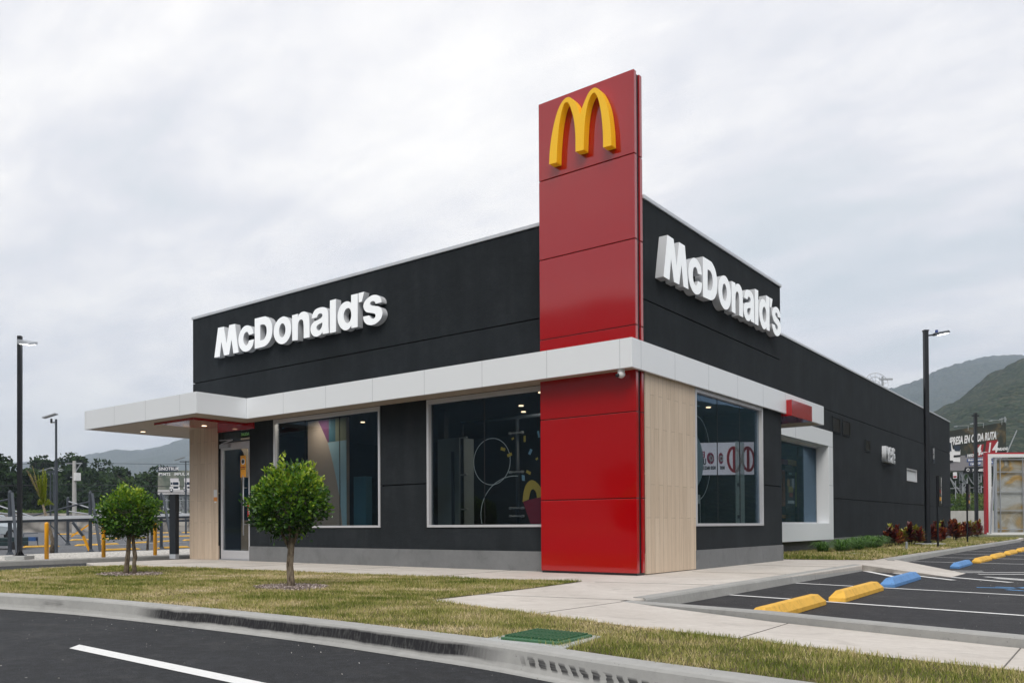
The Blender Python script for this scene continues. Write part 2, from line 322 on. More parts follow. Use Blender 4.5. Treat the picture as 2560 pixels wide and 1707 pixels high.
# ---------------------------------------------------------------- leaves
def quads(name,P,U,V,tint,m,parent=None,fold=0.0,kind=None,shape='leaf'):
    """many small leaves: centre P, half-length vector U, half-width vector V"""
    n=len(P);N=np.cross(U,V);N/=np.linalg.norm(N,axis=1,keepdims=True)+1e-9
    w=np.linalg.norm(V,axis=1,keepdims=True)
    if shape=='leaf':   # 6-gon pointed leaf
        pts=[P-U,P-.35*U+V-N*w*fold,P+.45*U+.8*V-N*w*fold,P+U,P+.45*U-.8*V-N*w*fold,P-.35*U-V-N*w*fold];k=6;fc=[(0,1,2,3),(0,3,4,5)]
    else:
        pts=[P-U-V,P-U+V,P+U+V,P+U-V];k=4;fc=[(0,1,2,3)]
    co=np.stack(pts,1).reshape(-1,3);idx=np.concatenate([np.array(fc)+0]).reshape(-1,4)
    F=(np.arange(n)[:,None,None]*k+idx[None]).reshape(-1,4)
    me=bpy.data.meshes.new(name);me.vertices.add(len(co));me.vertices.foreach_set('co',co.astype(np.float32).ravel())
    me.loops.add(F.size);me.loops.foreach_set('vertex_index',F.astype(np.int32).ravel());me.polygons.add(len(F))
    me.polygons.foreach_set('loop_start',np.arange(0,F.size,4,dtype=np.int32));me.polygons.foreach_set('loop_total',np.full(len(F),4,dtype=np.int32))
    me.update(calc_edges=True)
    at=me.attributes.new('tint','FLOAT','FACE');at.data.foreach_set('value',np.repeat(np.clip(tint,0,1),len(fc)).astype(np.float32))
    o=link(name,me,m,parent)
    if kind:o['kind']=kind
    return o
def rdir(n):
    d=R.normal(size=(n,3));return d/np.linalg.norm(d,axis=1,keepdims=True)
def leafquads(name,P,L,W,tint,m,parent=None,out=None,updown=.3,**k):
    n=len(P);U=rdir(n)
    if out is not None: U=U*.8+out*.9
    U[:,2]+=updown;U/=np.linalg.norm(U,axis=1,keepdims=True);A=rdir(n);V=np.cross(U,A);V/=np.linalg.norm(V,axis=1,keepdims=True)
    L=np.asarray(L).reshape(-1,1)*np.ones((n,1));W=np.asarray(W).reshape(-1,1)*np.ones((n,1))
    return quads(name,P,U*L,V*W,tint,m,parent,**k)
# ---------------------------------------------------------------- camera
cd=bpy.data.cameras.new('camera');cam=bpy.data.objects.new('camera',cd);col.objects.link(cam);scn.camera=cam
yaw,pit,rol=.6708,.0104,-.0053
fw=Vector((-math.sin(yaw)*math.cos(pit),math.cos(yaw)*math.cos(pit),math.sin(pit)));rt=fw.cross(Vector((0,0,1))).normalized();up=rt.cross(fw)
r2=rt*math.cos(rol)+up*math.sin(rol);u2=up*math.cos(rol)-rt*math.sin(rol)
Mx=Matrix((r2,u2,-fw)).transposed().to_4x4();Mx.translation=CAM;cam.matrix_world=Mx
cd.sensor_width=36;cd.lens=2105.754/2560*36;cd.shift_x=(1280-1184.235)/2560;cd.shift_y=(1291.185-853.5)/2560;cd.clip_start=.1;cd.clip_end=15000
# ---------------------------------------------------------------- sky and light
SUN_EL,SUN_AZ=rad(50),rad(146)   # azimuth measured clockwise from +Y
w=bpy.data.worlds.new('World');scn.world=w;w.use_nodes=True;t=NT(w);t.n.clear()
sky=t.node('ShaderNodeTexSky',sky_type='NISHITA');sky.sun_disc=False;sky.sun_elevation=SUN_EL;sky.sun_rotation=SUN_AZ;sky.air_density=1.2;sky.dust_density=2
tc=t.node('ShaderNodeTexCoord');d=t.sep(tc.outputs['Generated'])
zz=t.math('ADD',t.math('MAXIMUM',d[2],0.0),.16)
cv=t.comb(t.math('DIVIDE',d[0],zz),t.math('DIVIDE',d[1],zz),0.0)
cvr=t.mapv(cv,(.8,1.25,1),rot=(0,0,.5))
n1=t.noise(cvr,.62,7,.56,.35);n2=t.noise(t.mapv(cv,(.7,1.6,1),loc=(3.1,1.7,0),rot=(0,0,.7)),1.7,6,.6,.3);n3=t.noise(t.mapv(cv,(1,1,1),loc=(7,2,0)),.3,3)
n5=t.noise(t.mapv(cv,(1,1.7,1),loc=(1,5,0),rot=(0,0,.6)),5.5,6,.62,.5)
f=t.math('ADD',t.math('ADD',t.math('MULTIPLY',n1,.46),t.math('MULTIPLY',n5,.09)),t.math('ADD',t.math('MULTIPLY',n2,.24),t.math('MULTIPLY',n3,.21)))
cl=t.ramp(f,[(.40,(4.6,4.95,5.2)),(.45,(5.15,5.35,5.6)),(.486,(5.75,5.75,6.0)),(.52,(6.55,6.45,6.5)),(.57,(7.6,7.4,7.15))])
low=t.math('SUBTRACT',1.0,t.math('DIVIDE',t.math('MAXIMUM',d[2],0.0),.16,clamp=True))
cl=t.mix(t.math('MULTIPLY',low,.5),cl,(5.6,5.6,5.65))
cover=t.ramp(n1,[(.30,.9),(.5,.985)])
bgc=t.mix(cover,sky.outputs[0],cl)
bg=t.node('ShaderNodeBackground');t.l.new(bgc,bg.inputs[0]);bg.inputs[1].default_value=.1
ow=t.node('ShaderNodeOutputWorld');t.l.new(bg.outputs[0],ow.inputs[0])
sl=bpy.data.lights.new('sun','SUN');sl.energy=1.5;sl.angle=rad(30);sl.color=(1,.955,.88)
so=bpy.data.objects.new('sun',sl);col.objects.link(so)
sd=Vector((math.sin(SUN_AZ)*math.cos(SUN_EL),math.cos(SUN_AZ)*math.cos(SUN_EL),math.sin(SUN_EL)));so.rotation_euler=sd.to_track_quat('Z','Y').to_euler()
scn.view_settings.view_transform='Standard';scn.view_settings.look='None';scn.view_settings.exposure=.69;scn.view_settings.gamma=1
cy=scn.cycles;cy.max_bounces=8;cy.diffuse_bounces=4;cy.glossy_bounces=4;cy.transparent_max_bounces=12;cy.volume_bounces=1;cy.use_denoising=True;cy.caustics_reflective=False;cy.caustics_refractive=False
# ---------------------------------------------------------------- ground
ZR,ZB,ZL=-.155,-.12,-.12
sheet('ground',[(-5500,-5500),(5500,-5500),(5500,5500),(-5500,5500)],-.30,M['farground'],kind='structure')
sheet('road',[(-60,-60),(70,-60),(70,-6.2),(1.9,-6.2),(-10.6,-6.2),(-10.6,-3.2,ZL),(-12.4,-2.2,ZL),(-12.4,45,ZL),(-15.3,45,ZL),(-15.3,-3,ZL),(-15.6,-12),(-60,-14)],ZR,M['asphalt'],kind='structure')
sheet('parking_bays',[(1.7,-4.3),(16,-9.4),(16,70),(1.4,70),(1.4,36),(1.6,8.5)],ZB,M['asphalt2'],kind='structure')
sheet('car_park',[(-20.6,-30,ZL),(-20.6,60,ZL),(-120,140,1.05),(-130,-30,1.17)],0,M['asphalt3'],kind='structure')
LAWN=[(-10.55,-3.15),(-10.37,-2.8),(-8.6,-2.5),(-6.78,-2.31),(-3.25,-2.16),(-1.4,-2.0),(-.02,-1.62),(.02,-1.9),(.12,-3),(.17,-4.2),(.2,-5.17),(.5,-5.24),(1.41,-5.5),(3.04,-6.0),(4.1,-6.2),(5.0,-6.48),(5.7,-6.56),(7.2,-6.9),(9.5,-7.6),(9.5,-8.35),(7,-7.88)]
KERB=[(7,-7.88),(4.88,-7.60),(3.78,-7.45),(2.82,-7.27),(2.08,-7.20),(.76,-7.105),(-.82,-7.09),(-2.77,-7.15),(-4.1,-7.32),(-4.8,-7.46),(-6.5,-7.75),(-8.3,-7.35),(-9.6,-6.5),(-10.25,-5.3),(-10.75,-4.3),(-10.75,-3.45),(-10.55,-3.15)]
def cr_open(P,n=6):
    out=[]
    for i in range(len(P)-1):
        a=P[max(i-1,0)];b=P[i];c=P[i+1];dd=P[min(i+2,len(P)-1)]
        for k in range(n):
            t_=k/n;out.append(tuple(.5*(2*b[j]+(-a[j]+c[j])*t_+(2*a[j]-5*b[j]+4*c[j]-dd[j])*t_**2+(-a[j]+3*b[j]-3*c[j]+dd[j])*t_**3) for j in (0,1)))
    out.append(P[-1][:2]);return out
KP=cr_open([(12,-9.0),(9.5,-8.35)]+KERB)
lawnpoly=LAWN[:-2]+[p for p in KP if p[0]<9.4]
def dedupe(P,e=.02):
    o=[P[0]]
    for p in P[1:]:
        if math.dist(p,o[-1])>e:o.append(p)
    if math.dist(o[0],o[-1])<e:o.pop()
    return o
lawnpoly=dedupe(lawnpoly)
slab=[(-12.6,-2.42),(-10.75,-3.12)]+[(-10.7,-4.2),(-10.1,-5.3),(-9.5,-6.4),(-8.2,-7.2),(-6.5,-7.6),(-4.8,-7.36),(-2.8,-7.06),(-.8,-7.02),(.8,-7.03),(2.8,-7.2),(4.9,-7.5),(7,-7.8),(9.5,-8.3),(12,-8.9),(14,-9.3),(14,-7.95),(8.5,-6.45),(5.61,-5.53),(3.9,-5.01),(2.5,-4.35),(1.95,-4.05),(1.95,5.55),(1.80,5.75),(1.83,8.4),(1.66,12),(1.55,36.5),(1.3,41),(-12.6,41)]
mb=MB().prism(slab,-.28,0);o=mb.build('sidewalk',M['walk'],bevel=.02,seg=2);o['kind']='structure'
jm=MB()
for a,b_ in [((1.899,-5.6),(1.954,-4.1)),((3.979,-6.15),(3.966,-5.05)),((5.603,-6.6),(5.595,-5.55)),((.17,-1.6),(1.93,-1.2)),((.17,-4.2),(1.9,-3.9)),((0.2,1.6),(1.93,1.7)),((.1,4.4),(1.93,4.5)),((-2.6,.2),(-2.6,-2.1)),((-5.3,.2),(-5.3,-2.2)),((-8,.2),(-8,-2.4)),((-10.6,-.1),(-10.6,-2.9))]:
    jm.bar((*a,.001),(*b_,.001),.007,.004)
jm.build('expansion_joint',pmat('joint_filler',(.13,.12,.11),.9),o)
sheet('lawn',lawnpoly,.006,M['lawnsoil'],kind='structure')
BED=[(-1.6,6.95),(.9,7.6),(1.6,7.85),(1.50,12),(1.42,36.3),(1.2,40),(-1.6,40)]
sheet('planting_bed',BED,.006,M['lawnsoil'],kind='structure')
# kerbs ---------------------------------------------------------------
def sweep(name,path,prof,m,side=1,bevel=.0,zf=None):
    mb=MB();n=len(prof)
    for i,p in enumerate(path):
        a=Vector(path[max(i-1,0)][:2]);b_=Vector(path[min(i+1,len(path)-1)][:2]);d=(b_-a).normalized();nn=Vector((-d.y,d.x))*side
        dz=zf(p) if zf else 0
        for q,z in prof: mb.v.append((p[0]+nn.x*q,p[1]+nn.y*q,z+(dz if z>-.05 else 0)))
    for i in range(len(path)-1):
        for k in range(n-1):
            a=i*n+k;f=(a,a+n,a+n+1,a+1);mb.f.append(f if side>0 else f[::-1])
    for e in (0,len(path)-1): mb.f.append(tuple(e*n+k for k in range(n)))
    o=mb.build(name,m,smooth=False);o['kind']='structure';return o
prof=[(0,-.05),(0,.012),(.125,.012),(.15,.004),(.165,-.012),(.185,-.10),(.20,-.133),(.235,-.143),(.255,-.17)]
kb=sweep('road_kerb',KP,prof,M['scuff'],side=1)
pr2=[(-.15,-.03),(-.15,.008),(-.03,.008),(-.008,.002),(.008,-.02),(.03,-.14)]
sweep('bay_kerb',[(1.97,-3.6),(1.95,0),(1.935,3),(1.93,5.55)][::-1],pr2,M['kerbc'],side=1)
sweep('bay_kerb',[(2.02,8.0),(1.84,8.6),(1.80,9.6),(1.75,13),(1.66,20),(1.6,36.2)][::-1],pr2,M['kerbc'],side=1)
def zf(p): return max(0,min(.066,(p[0]-1.95)*.036))
nk=[(1.86,-4.03),(2.3,-4.22),(2.9,-4.5),(3.9,-4.99),(4.7,-5.26),(5.61,-5.53),(8.5,-6.4),(14,-7.9)]
mb=MB();
for p in cr_open(nk,4):
    mb.v+= [(p[0],p[1],-.1),(p[0]+.003,p[1]+.004,zf(p)-.012),(p[0]+.012,p[1]+.018,zf(p)),(p[0]+.05,p[1]+.15,zf(p)),(p[0]+.055,p[1]+.17,zf(p)-.02),(p[0]+.055,p[1]+.175,-.2)]
n_=len(mb.v)//6
for i in range(n_-1):
    for k in range(5): a=i*6+k;mb.f.append((a,a+6,a+7,a+1))
o=mb.build('bay_end_kerb',M['kerbc']);o['kind']='structure'
# wheelchair ramp in the bays
mb=MB();mb.add([(1.80,5.70,.004),(3.66,4.27,-.115),(3.68,5.66,-.115),(2.02,8.25,.0),(1.80,8.35,.004),(1.80,5.70,-.2),(3.66,4.27,-.2),(3.68,5.66,-.2),(2.02,8.25,-.2),(1.80,8.35,-.2)],[(0,1,2,3,4),(0,5,6,1),(1,6,7,2),(2,7,8,3)])
o=mb.build('ramp',M['walk']);o['kind']='structure'
# painted markings -----------------------------------------------------
zb=ZB+.004;mb=MB()
def strip(mb,a,b_,w,z,taper=1):
    a=Vector(a);b_=Vector(b_);d=(b_-a).normalized();nn=Vector((-d.y,d.x))*w/2
    n0=len(mb.v);mb.v+=[(a.x-nn.x,a.y-nn.y,z),(b_.x-nn.x*taper,b_.y-nn.y*taper,z),(b_.x+nn.x*taper,b_.y+nn.y*taper,z),(a.x+nn.x,a.y+nn.y,z)];mb.f.append((n0,n0+1,n0+2,n0+3))
for y0,x0 in ((-1.263,1.99),(1.434,1.98),(10.57,1.87),(13.6,1.83),(16.6,1.80),(19.7,1.75),(22.9,1.74),(25.9,1.7),(29,1.7),(32,1.68),(35,1.66)):
    strip(mb,(x0,y0),(x0+5.6,y0-1.28 if y0<9 else y0-.75),.085,zb)
for a,b_ in [((1.85,5.85),(2.95,3.75)),((2.62,5.08),(3.82,3.50)),((3.66,4.33),(4.62,3.38)),((4.1,4.75),(5.6,3.6)),((3.1,6.32),(3.82,6.70)),((3.58,5.93),(4.95,6.85)),((4.3,4.38),(6.0,3.0)),((3.9,5.5),(6.2,6.9))]:
    strip(mb,a,b_,.11,zb)
lw=mb.build('bay_marking',M['linew']);lw['kind']='structure'
mb=MB()   # wheelchair symbol painted in the bay, wheel ring and back
c0=(5.05,2.0)
for k in range(16):
    a=-2.4+k*.26;strip(mb,(c0[0]+.42*math.cos(a),c0[1]+.42*math.sin(a)),(c0[0]+.42*math.cos(a+.27),c0[1]+.42*math.sin(a+.27)),.1,zb)
strip(mb,(4.35,1.94),(4.75,2.02),.10,zb);strip(mb,(4.75,2.02),(5.0,2.45),.09,zb);strip(mb,(4.55,2.2),(4.9,2.12),.09,zb)
o=mb.build('bay_symbol',M['lineb']);o['kind']='structure'
mb=MB();strip(mb,(-.56,-8.62),(2.2,-8.78),.13,ZR+.004);strip(mb,(6.0,-9.05),(10.5,-9.5),.13,ZR+.004);mb.v[0]=(-.46,-8.71,ZR+.004);mb.v[3]=(-.60,-8.56,ZR+.004)
o=mb.build('lane_marking',M['linew']);o['kind']='structure'
# wheel stops ----------------------------------------------------------
def stop_mesh(L=1.95,w=.17,h=.115):
    w=.19 if L>2 else w;h=.13 if L>2 else (.075 if L<1.8 else h);mb=MB();hw=w/2;e=.14
    v=[(-hw,-L/2,0),(hw,-L/2,0),(hw,L/2,0),(-hw,L/2,0),(-hw,-L/2,h*.38),(hw,-L/2,h*.38),(hw,L/2,h*.38),(-hw,L/2,h*.38),(-hw*.45,-L/2+e,h),(hw*.45,-L/2+e,h),(hw*.45,L/2-e,h),(-hw*.45,L/2-e,h)]
    f=[(0,3,2,1),(0,1,5,4),(1,2,6,5),(2,3,7,6),(3,0,4,7),(4,5,9,8),(5,6,10,9),(6,7,11,10),(7,4,8,11),(8,9,10,11)]
    return mb.add(v,f)
sm={}
def wstop(x,y,c,label,rz=0,z=ZB,L=1.95,group='wheel stops in the bays beside the building'):
    key=(c,L)
    if key not in sm:
        sm[key]=stop_mesh(L).build('wheel_stop',M['stopy' if c=='y' else 'stopb'],bevel=.006);o=sm[key]
    else: o=sm[key].copy();col.objects.link(o)
    o.location=(x,y,z);o.rotation_euler=(0,0,rz);return tag(o,label,'wheel stop',group)
wstop(3.33,-3.04,'y','yellow concrete wheel stop nearest the camera, just behind the end kerb',.03,L=2.15)
wstop(3.36,-.46,'y','yellow concrete wheel stop second from the end kerb, before the blue one',.03,L=2.15)
wstop(3.30,2.33,'b','blue wheel stop beside the wheelchair ramp, nearer the camera',.03,L=2.2)
wstop(3.21,8.43,'b','blue wheel stop on the far side of the wheelchair ramp',.02)
for i,y in enumerate((11.3,14.1,17.15,20.3,23.4,26.4)):
    wstop(3.22-.02*i,y,'y','yellow concrete wheel stop beyond the ramp, %s after the far blue one'%['first','second','third','fourth','fifth','sixth'][i])
# ---------------------------------------------------------------- building
B=empty('restaurant_building',(-6.2,19,0),'dark stucco fast food restaurant with white canopy band, large windows and wood clad corners','restaurant')
B.location=(0,0,0)
def wallgrid(name,axis,pos,thick,a0,a1,z0,z1,holes,m,parent,inward=1):
    """wall slab in plane axis=pos (outer face), thickness toward inward; real openings"""
    A=sorted({a0,a1,*[h[0] for h in holes],*[h[1] for h in holes]});A=[a for a in A if a0<=a<=a1]
    Z=sorted({z0,z1,*[h[2] for h in holes],*[h[3] for h in holes]});Z=[z for z in Z if z0<=z<=z1]
    mb=MB();P0=pos;P1=pos+inward*thick
    def solid(i,j):
        if i<0 or j<0 or i>=len(A)-1 or j>=len(Z)-1:return False
        ca=(A[i]+A[i+1])/2;cz=(Z[j]+Z[j+1])/2
        return not any(h[0]<ca<h[1] and h[2]<cz<h[3] for h in holes)
    def pt(p,a,z): return (a,p,z) if axis=='y' else (p,a,z)
    def q(*pts):
        n=len(mb.v);mb.v+=pts;mb.f.append((n,n+1,n+2,n+3))
    for i in range(len(A)-1):
        for j in range(len(Z)-1):
            if not solid(i,j):continue
            a,b_,c,d_=A[i],A[i+1],Z[j],Z[j+1]
            for p in (P0,P1): q(pt(p,a,c),pt(p,b_,c),pt(p,b_,d_),pt(p,a,d_))
            if not solid(i-1,j):q(pt(P0,a,c),pt(P1,a,c),pt(P1,a,d_),pt(P0,a,d_))
            if not solid(i+1,j):q(pt(P0,b_,c),pt(P1,b_,c),pt(P1,b_,d_),pt(P0,b_,d_))
            if not solid(i,j-1):q(pt(P0,a,c),pt(P0,b_,c),pt(P1,b_,c),pt(P1,a,c))
            if not solid(i,j+1):q(pt(P0,a,d_),pt(P0,b_,d_),pt(P1,b_,d_),pt(P1,a,d_))
    me=mb.me(name);bm=bmesh.new();bm.from_mesh(me);bmesh.ops.remove_doubles(bm,verts=bm.verts,dist=1e-4);bmesh.ops.recalc_face_normals(bm,faces=bm.faces);bm.to_mesh(me);bm.free()
    return link(name,me,m,parent)
ZW1=3.235
FW=[(-11.42,-10.2,0,3.23),(-9.30,-5.90,.772,ZW1),(-4.63,-1.75,.772,ZW1)]
RW=[(2.21,5.615,.770,ZW1)]
G=.022
def courses(zt): return [(.345,1.608),(1.608+G,4.40),(4.40+G,zt)]
T=.06
for z0,z1 in courses(6.02):
    wallgrid('front_wall','y',.27,T,-12.5,-.002,z0,z1,FW,M['stucco'],B)
    wallgrid('side_wall','x',0,T,.27+T,6.80,z0,z1,RW,M['stucco'],B,-1)
    wallgrid('wing_end_wall','y',6.80,-T,-1.57,-T,z0,z1,[],M['stucco'],B)
    wallgrid('west_wall','x',-12.5,T,.27+T,37.6,z0,z1,[],M['stucco'],B)
    wallgrid('drive_side_wall','x',-1.57,T,6.80,37.67,z0,z1,[(8.8,14.80,.80,3.17),(27.36,29.5,2.60,3.16)],M['stucco'],B,-1)
    wallgrid('rear_wall','y',37.67,T,-12.5,-1.57-T,z0,z1,[],M['stucco'],B,-1)
wallgrid('front_wall_core','y',.27+T,.12,-12.44,-.06,0,6.0,FW,M['stucco'],B)
wallgrid('side_wall_core','x',-T,.12,.45,6.74,0,6.0,RW,M['stucco'],B,-1)
MB().box(-1.63,-.06,6.62,6.74,0,6.0).build('wing_end_core',M['stucco'],B)
MB().box(-12.44,-12.3,.45,37.5,0,6.0).build('west_wall_core',M['stucco'],B)
wallgrid('drive_side_core','x',-1.57-T,.12,6.74,37.61,0,6.0,[(8.8,14.80,.80,3.17),(27.36,29.5,2.60,3.16)],M['stucco'],B,-1)
# plinth
pm=MB();pm.box(-10.2,-1.83,.25,.30,0,.345);pm.build('plinth',M['plinth'],B,bevel=.004)
MB().box(-.05,.02,2.19,6.82,0,.343).build('plinth',M['plinth'],B,bevel=.004)
MB().box(-1.57,-.052,6.79,6.82,0,.343).build('plinth',M['plinth'],B)
MB().box(-1.62,-1.55,6.83,37.69,0,.343).build('plinth',M['plinth'],B,bevel=.004)
# coping
def coping(x0,x1,y0,y1): return MB().box(x0,x1,y0,y1,6.02,6.085).build('coping',M['cap'],B,bevel=.006)
coping(-12.53,-1.85,.245,.55);coping(-.28,.025,.27,6.84);coping(-1.57,-.285,6.54,6.84);coping(-1.85,-1.545,6.845,37.7);coping(-12.53,-12.25,.555,37.7);coping(-12.24,-1.86,37.42,37.7)
MB().box(-12.3,-.35,.5,6.6,5.70,5.78).box(-12.3,-1.8,6.6,37.4,5.70,5.78).build('roof',M['plinth'],B)
# wood cladding
MB().box(-12.65,-11.44,.262,1.6,0,3.30).build('wood_pier',M['woodx'],B,bevel=.004)
MB().box(-.04,.012,.285,2.205,0.012,3.30).build('wood_panel',M['woody'],B,bevel=.003)
MB().box(-11.44,-11.40,.30,.9,0,3.3).build('dark_reveal',M['blackmatte'],B)
MB().box(-.02,.006,2.206,2.214,.345,3.3).build('black_trim',M['blackmatte'],B)
# interior shell
i1=wallgrid('interior_back_wall','y',7.2,.1,-12.3,-4.2,0,3.6,[],M['inwall'],B)
MB().box(-12.3,-.2,.5,6.6,-.02,.015).box(-12.3,-1.75,6.6,20,-.02,.015).build('interior_floor',M['infloor'],B)
MB().box(-12.28,-.2,.46,6.6,3.30,3.36).box(-12.28,-1.8,6.6,20,3.30,3.36).build('interior_ceiling',M['inceil'],B)
MB().box(-12.3,-1.8,19.9,20,0,3.6).build('interior_back_wall',M['inwall'],B)
# windows: frame + pane + mullion
def window_y(x0,x1,z0,z1,y,mull,name='window'):
    f=MB();w=.052
    f.box(x0,x0+w,y-.02,y+.09,z0,z1);f.box(x1-w,x1,y-.02,y+.09,z0,z1);f.box(x0+w,x1-w,y-.02,y+.09,z0,z0+w*.85);f.box(x0+w,x1-w,y-.012,y+.09,z1-.085,z1)
    fo=f.build(name,M['alu'],B,bevel=.003)
    for a,b_ in zip([x0+w]+mull,mull+[x1-w]): MB().box(a+.003,b_-.003,y+.052,y+.062,z0+w*.85,z1-.085).build('pane',M['glass'],fo)
    for a in mull: MB().box(a-.004,a+.004,y+.05,y+.068,z0+w*.85,z1-.085).build('mullion',M['blackmatte'],fo)
    return fo
window_y(-9.30,-5.90,.772,ZW1,.27,[-8.28,-7.17])
window_y(-4.63,-1.75,.772,ZW1,.27,[-3.27])
def window_x(y0,y1,z0,z1,x,mull,name='window',w=.052,m=M['alu']):
    f=MB()
    f.box(x-.09,x+.02,y0,y0+w,z0,z1);f.box(x-.09,x+.02,y1-w,y1,z0,z1);f.box(x-.09,x+.02,y0+w,y1-w,z0,z0+w*.95);f.box(x-.09,x+.012,y0+w,y1-w,z1-.07,z1)
    fo=f.build(name,m,B,bevel=.003)
    for a,b_ in zip([y0+w]+mull,mull+[y1-w]): MB().box(x-.062,x-.052,a+.003,b_-.003,z0+w*.95,z1-.07).build('pane',M['glass'],fo)
    for a in mull: MB().box(x-.066,x-.05,a-.004,a+.004,z0+w*.95,z1-.07).build('mullion',M['blackmatte'],fo)
    return fo
window_x(2.215,5.612,.770,ZW1,0,[3.36,4.49])
# drive side window surround: white box frame
bx=MB();X0,X1=-1.57,-1.2;ya,yb,za,zb_=8.9,15.14,.322,3.61;oa,ob,oc,od=9.3,14.70,.818,3.15
for (a,b_,c,d_) in ((ya,yb,za,oc),(ya,yb,od,zb_)): bx.box(X0,X1,a,b_,c,d_)
bx.box(X0,X1,ya,oa,oc,od);bx.box(X0,X1,ob,yb,oc,od)
bo=bx.build('window_surround',M['whitepanel'],B,bevel=.004)
for z in (3.14,1.965): MB().box(X1-.002,X1+.0012,14.70,15.14,z-.003,z+.003).build('panel_joint',M['greysteel'],bo)
MB().box(X1-.002,X1+.0012,11.6,11.606,3.16,3.6).build('panel_joint',M['greysteel'],bo)
window_x(9.0,14.79,.80,3.165,-1.52,[11.2,12.95],w=.05)
window_x(27.37,29.49,2.60,3.155,-1.60,[],name='service_window',w=.05)
MB().box(-1.648,-1.640,27.43,29.43,2.66,3.08).build('roller_blind',pmat('pale_blind',(.62,.64,.66),.5),B)
# door
df=MB();dx0,dx1=-11.38,-10.23
df.box(dx0,dx0+.075,.30,.37,.03,2.83);df.box(dx1-.06,dx1,.30,.37,.03,2.83);df.box(dx0+.075,dx1-.06,.30,.37,2.66,2.83);df.box(dx0+.075,dx1-.06,.30,.37,.03,.235)
dr=df.build('door',M['alu'],B,bevel=.004);MB().box(dx0+.075,dx1-.06,.33,.342,.235,2.66).build('pane',M['glass'],dr)
h=MB();h.tube([(-10.345,.20,.60),(-10.345,.20,2.02)],.016,10);h.tube([(-10.345,.20,.86),(-10.345,.30,.86)],.01,8);h.tube([(-10.345,.20,1.72),(-10.345,.30,1.72)],.01,8);h.build('handle',M['lightsteel'],dr,smooth=True)
MB().box(-11.34,-10.98,.23,.30,2.70,2.80).bar((-11.2,.25,2.82),(-10.8,.22,2.88),.03).bar((-10.8,.22,2.88),(-11.36,.26,2.90),.02).build('door_closer',M['lightsteel'],dr,bevel=.004)
tf=MB();tf.box(dx0,dx1,.32,.38,2.835,2.87);tf.box(dx0,dx1,.32,.38,3.19,3.23);trf=tf.build('transom',M['greysteel'],B);MB().box(dx0,dx1,.345,.355,2.87,3.19).build('pane',M['glass'],trf)
MB().box(dx0-.04,dx1+.03,.27,.42,.0,.028).build('threshold',M['lightsteel'],B)
# canopy --------------------------------------------------------------
FT,FB=3.69,3.232
cn=MB();th=.05
U0,V0,UI,VW_,UW=.086,-.29,-9.556,-1.576,-14.36
cn=MB();cn.box(UI,U0,V0,V0+th,FB,FT);cn.box(U0-th,U0,V0+th,9.69,FB,FT);cn.box(UI-th,UI,VW_+th,V0+.0,FB,FT);cn.box(UW,UI,VW_,VW_+th,FB,FT);cn.box(UW,UW+th,VW_+th,5.6,FB,FT)
cn.box(UW+th,-12.55,5.6-th,5.6,FB,FT);cn.box(-1.55,U0-th,9.69-th,9.69,FB,FT)
cano=cn.build('canopy_fascia',M['whitepanel'],B,bevel=.003)
seams=MB();e=.0014
for k in range(8):
    x=-.124-1.3574*k
    if x>UI+.1: MB().box(x-.003,x+.003,V0-e,V0+.01,FB,FT).build('panel_joint',M['lightsteel'],cano)
for y in (.01,1.235,2.639,4.039,5.442,6.84): MB().box(U0-.01,U0+e,y-.003,y+.003,FB,FT).build('panel_joint',M['lightsteel'],cano)
for x in (-12.93,-11.559,-10.177,-14.286): MB().box(x-.003,x+.003,VW_-e,VW_+.01,FB,FT).build('panel_joint',M['lightsteel'],cano)
sf=MB();zs=FB+.012
sf.box(UI,U0-th,V0+th,.262,zs,zs+.03);sf.box(0.02,U0-th,.27,6.84,zs,zs+.03);sf.box(-1.55,U0-th,6.85,9.64,zs,zs+.03)
sf.box(UW+th,UI-th,VW_+th+.09,.262,zs,zs+.03);sf.box(UI-th+.001,UI,V0+th,.262,zs,zs+.03);sf.box(UW+th,-12.66,.262,5.55,zs,zs+.03)
sf.build('soffit',M['soffit'],B)
MB().box(UW+th,UI-th,VW_+th+.002,VW_+th+.088,zs+.02,zs+.05).build('soffit_slot',M['blackmatte'],B)
MB().box(UI,U0-th,V0+th,.262,FT-.08,FT-.05).box(0.02,U0-th,.27,6.84,FT-.08,FT-.05).box(-1.55,U0-th,6.85,9.64,FT-.08,FT-.05).box(UW+th,UI-th,VW_+th,.262,FT-.08,FT-.05).box(UW+th,-12.52,.262,5.55,FT-.08,FT-.05).build('canopy_top',M['cap'],B)
# red portal board under the canopy by the door
MB().box(-11.9,-10.35,-1.16,-1.12,FB-.045,FB+.012).box(-10.35,-10.31,-1.16,.26,FB-.045,FB+.012).box(-11.9,-10.35,-1.12,.26,FB-.012,FB+.010).build('red_portal',M['red'],B)
MB().box(-11.42,-10.0,.235,.262,3.09,3.235).build('red_head_board',M['red'],B)
for x,y in ((-13.56,-.475),(-11.32,-.20)):
    mb=MB()
    mb.tube([(x,y,FB-.018),(x,y,FB+.008)],.072,20);r_=mb.build('downlight',M['whiteplastic'],B);MB().tube([(x,y,FB-.022),(x,y,FB-.0185)],.056,20).build('lamp',M['led'],r_)
MB().box(-1.50,.205,6.885,8.34,3.18,3.535).build('red_lintel',M['red'],B,bevel=.004)
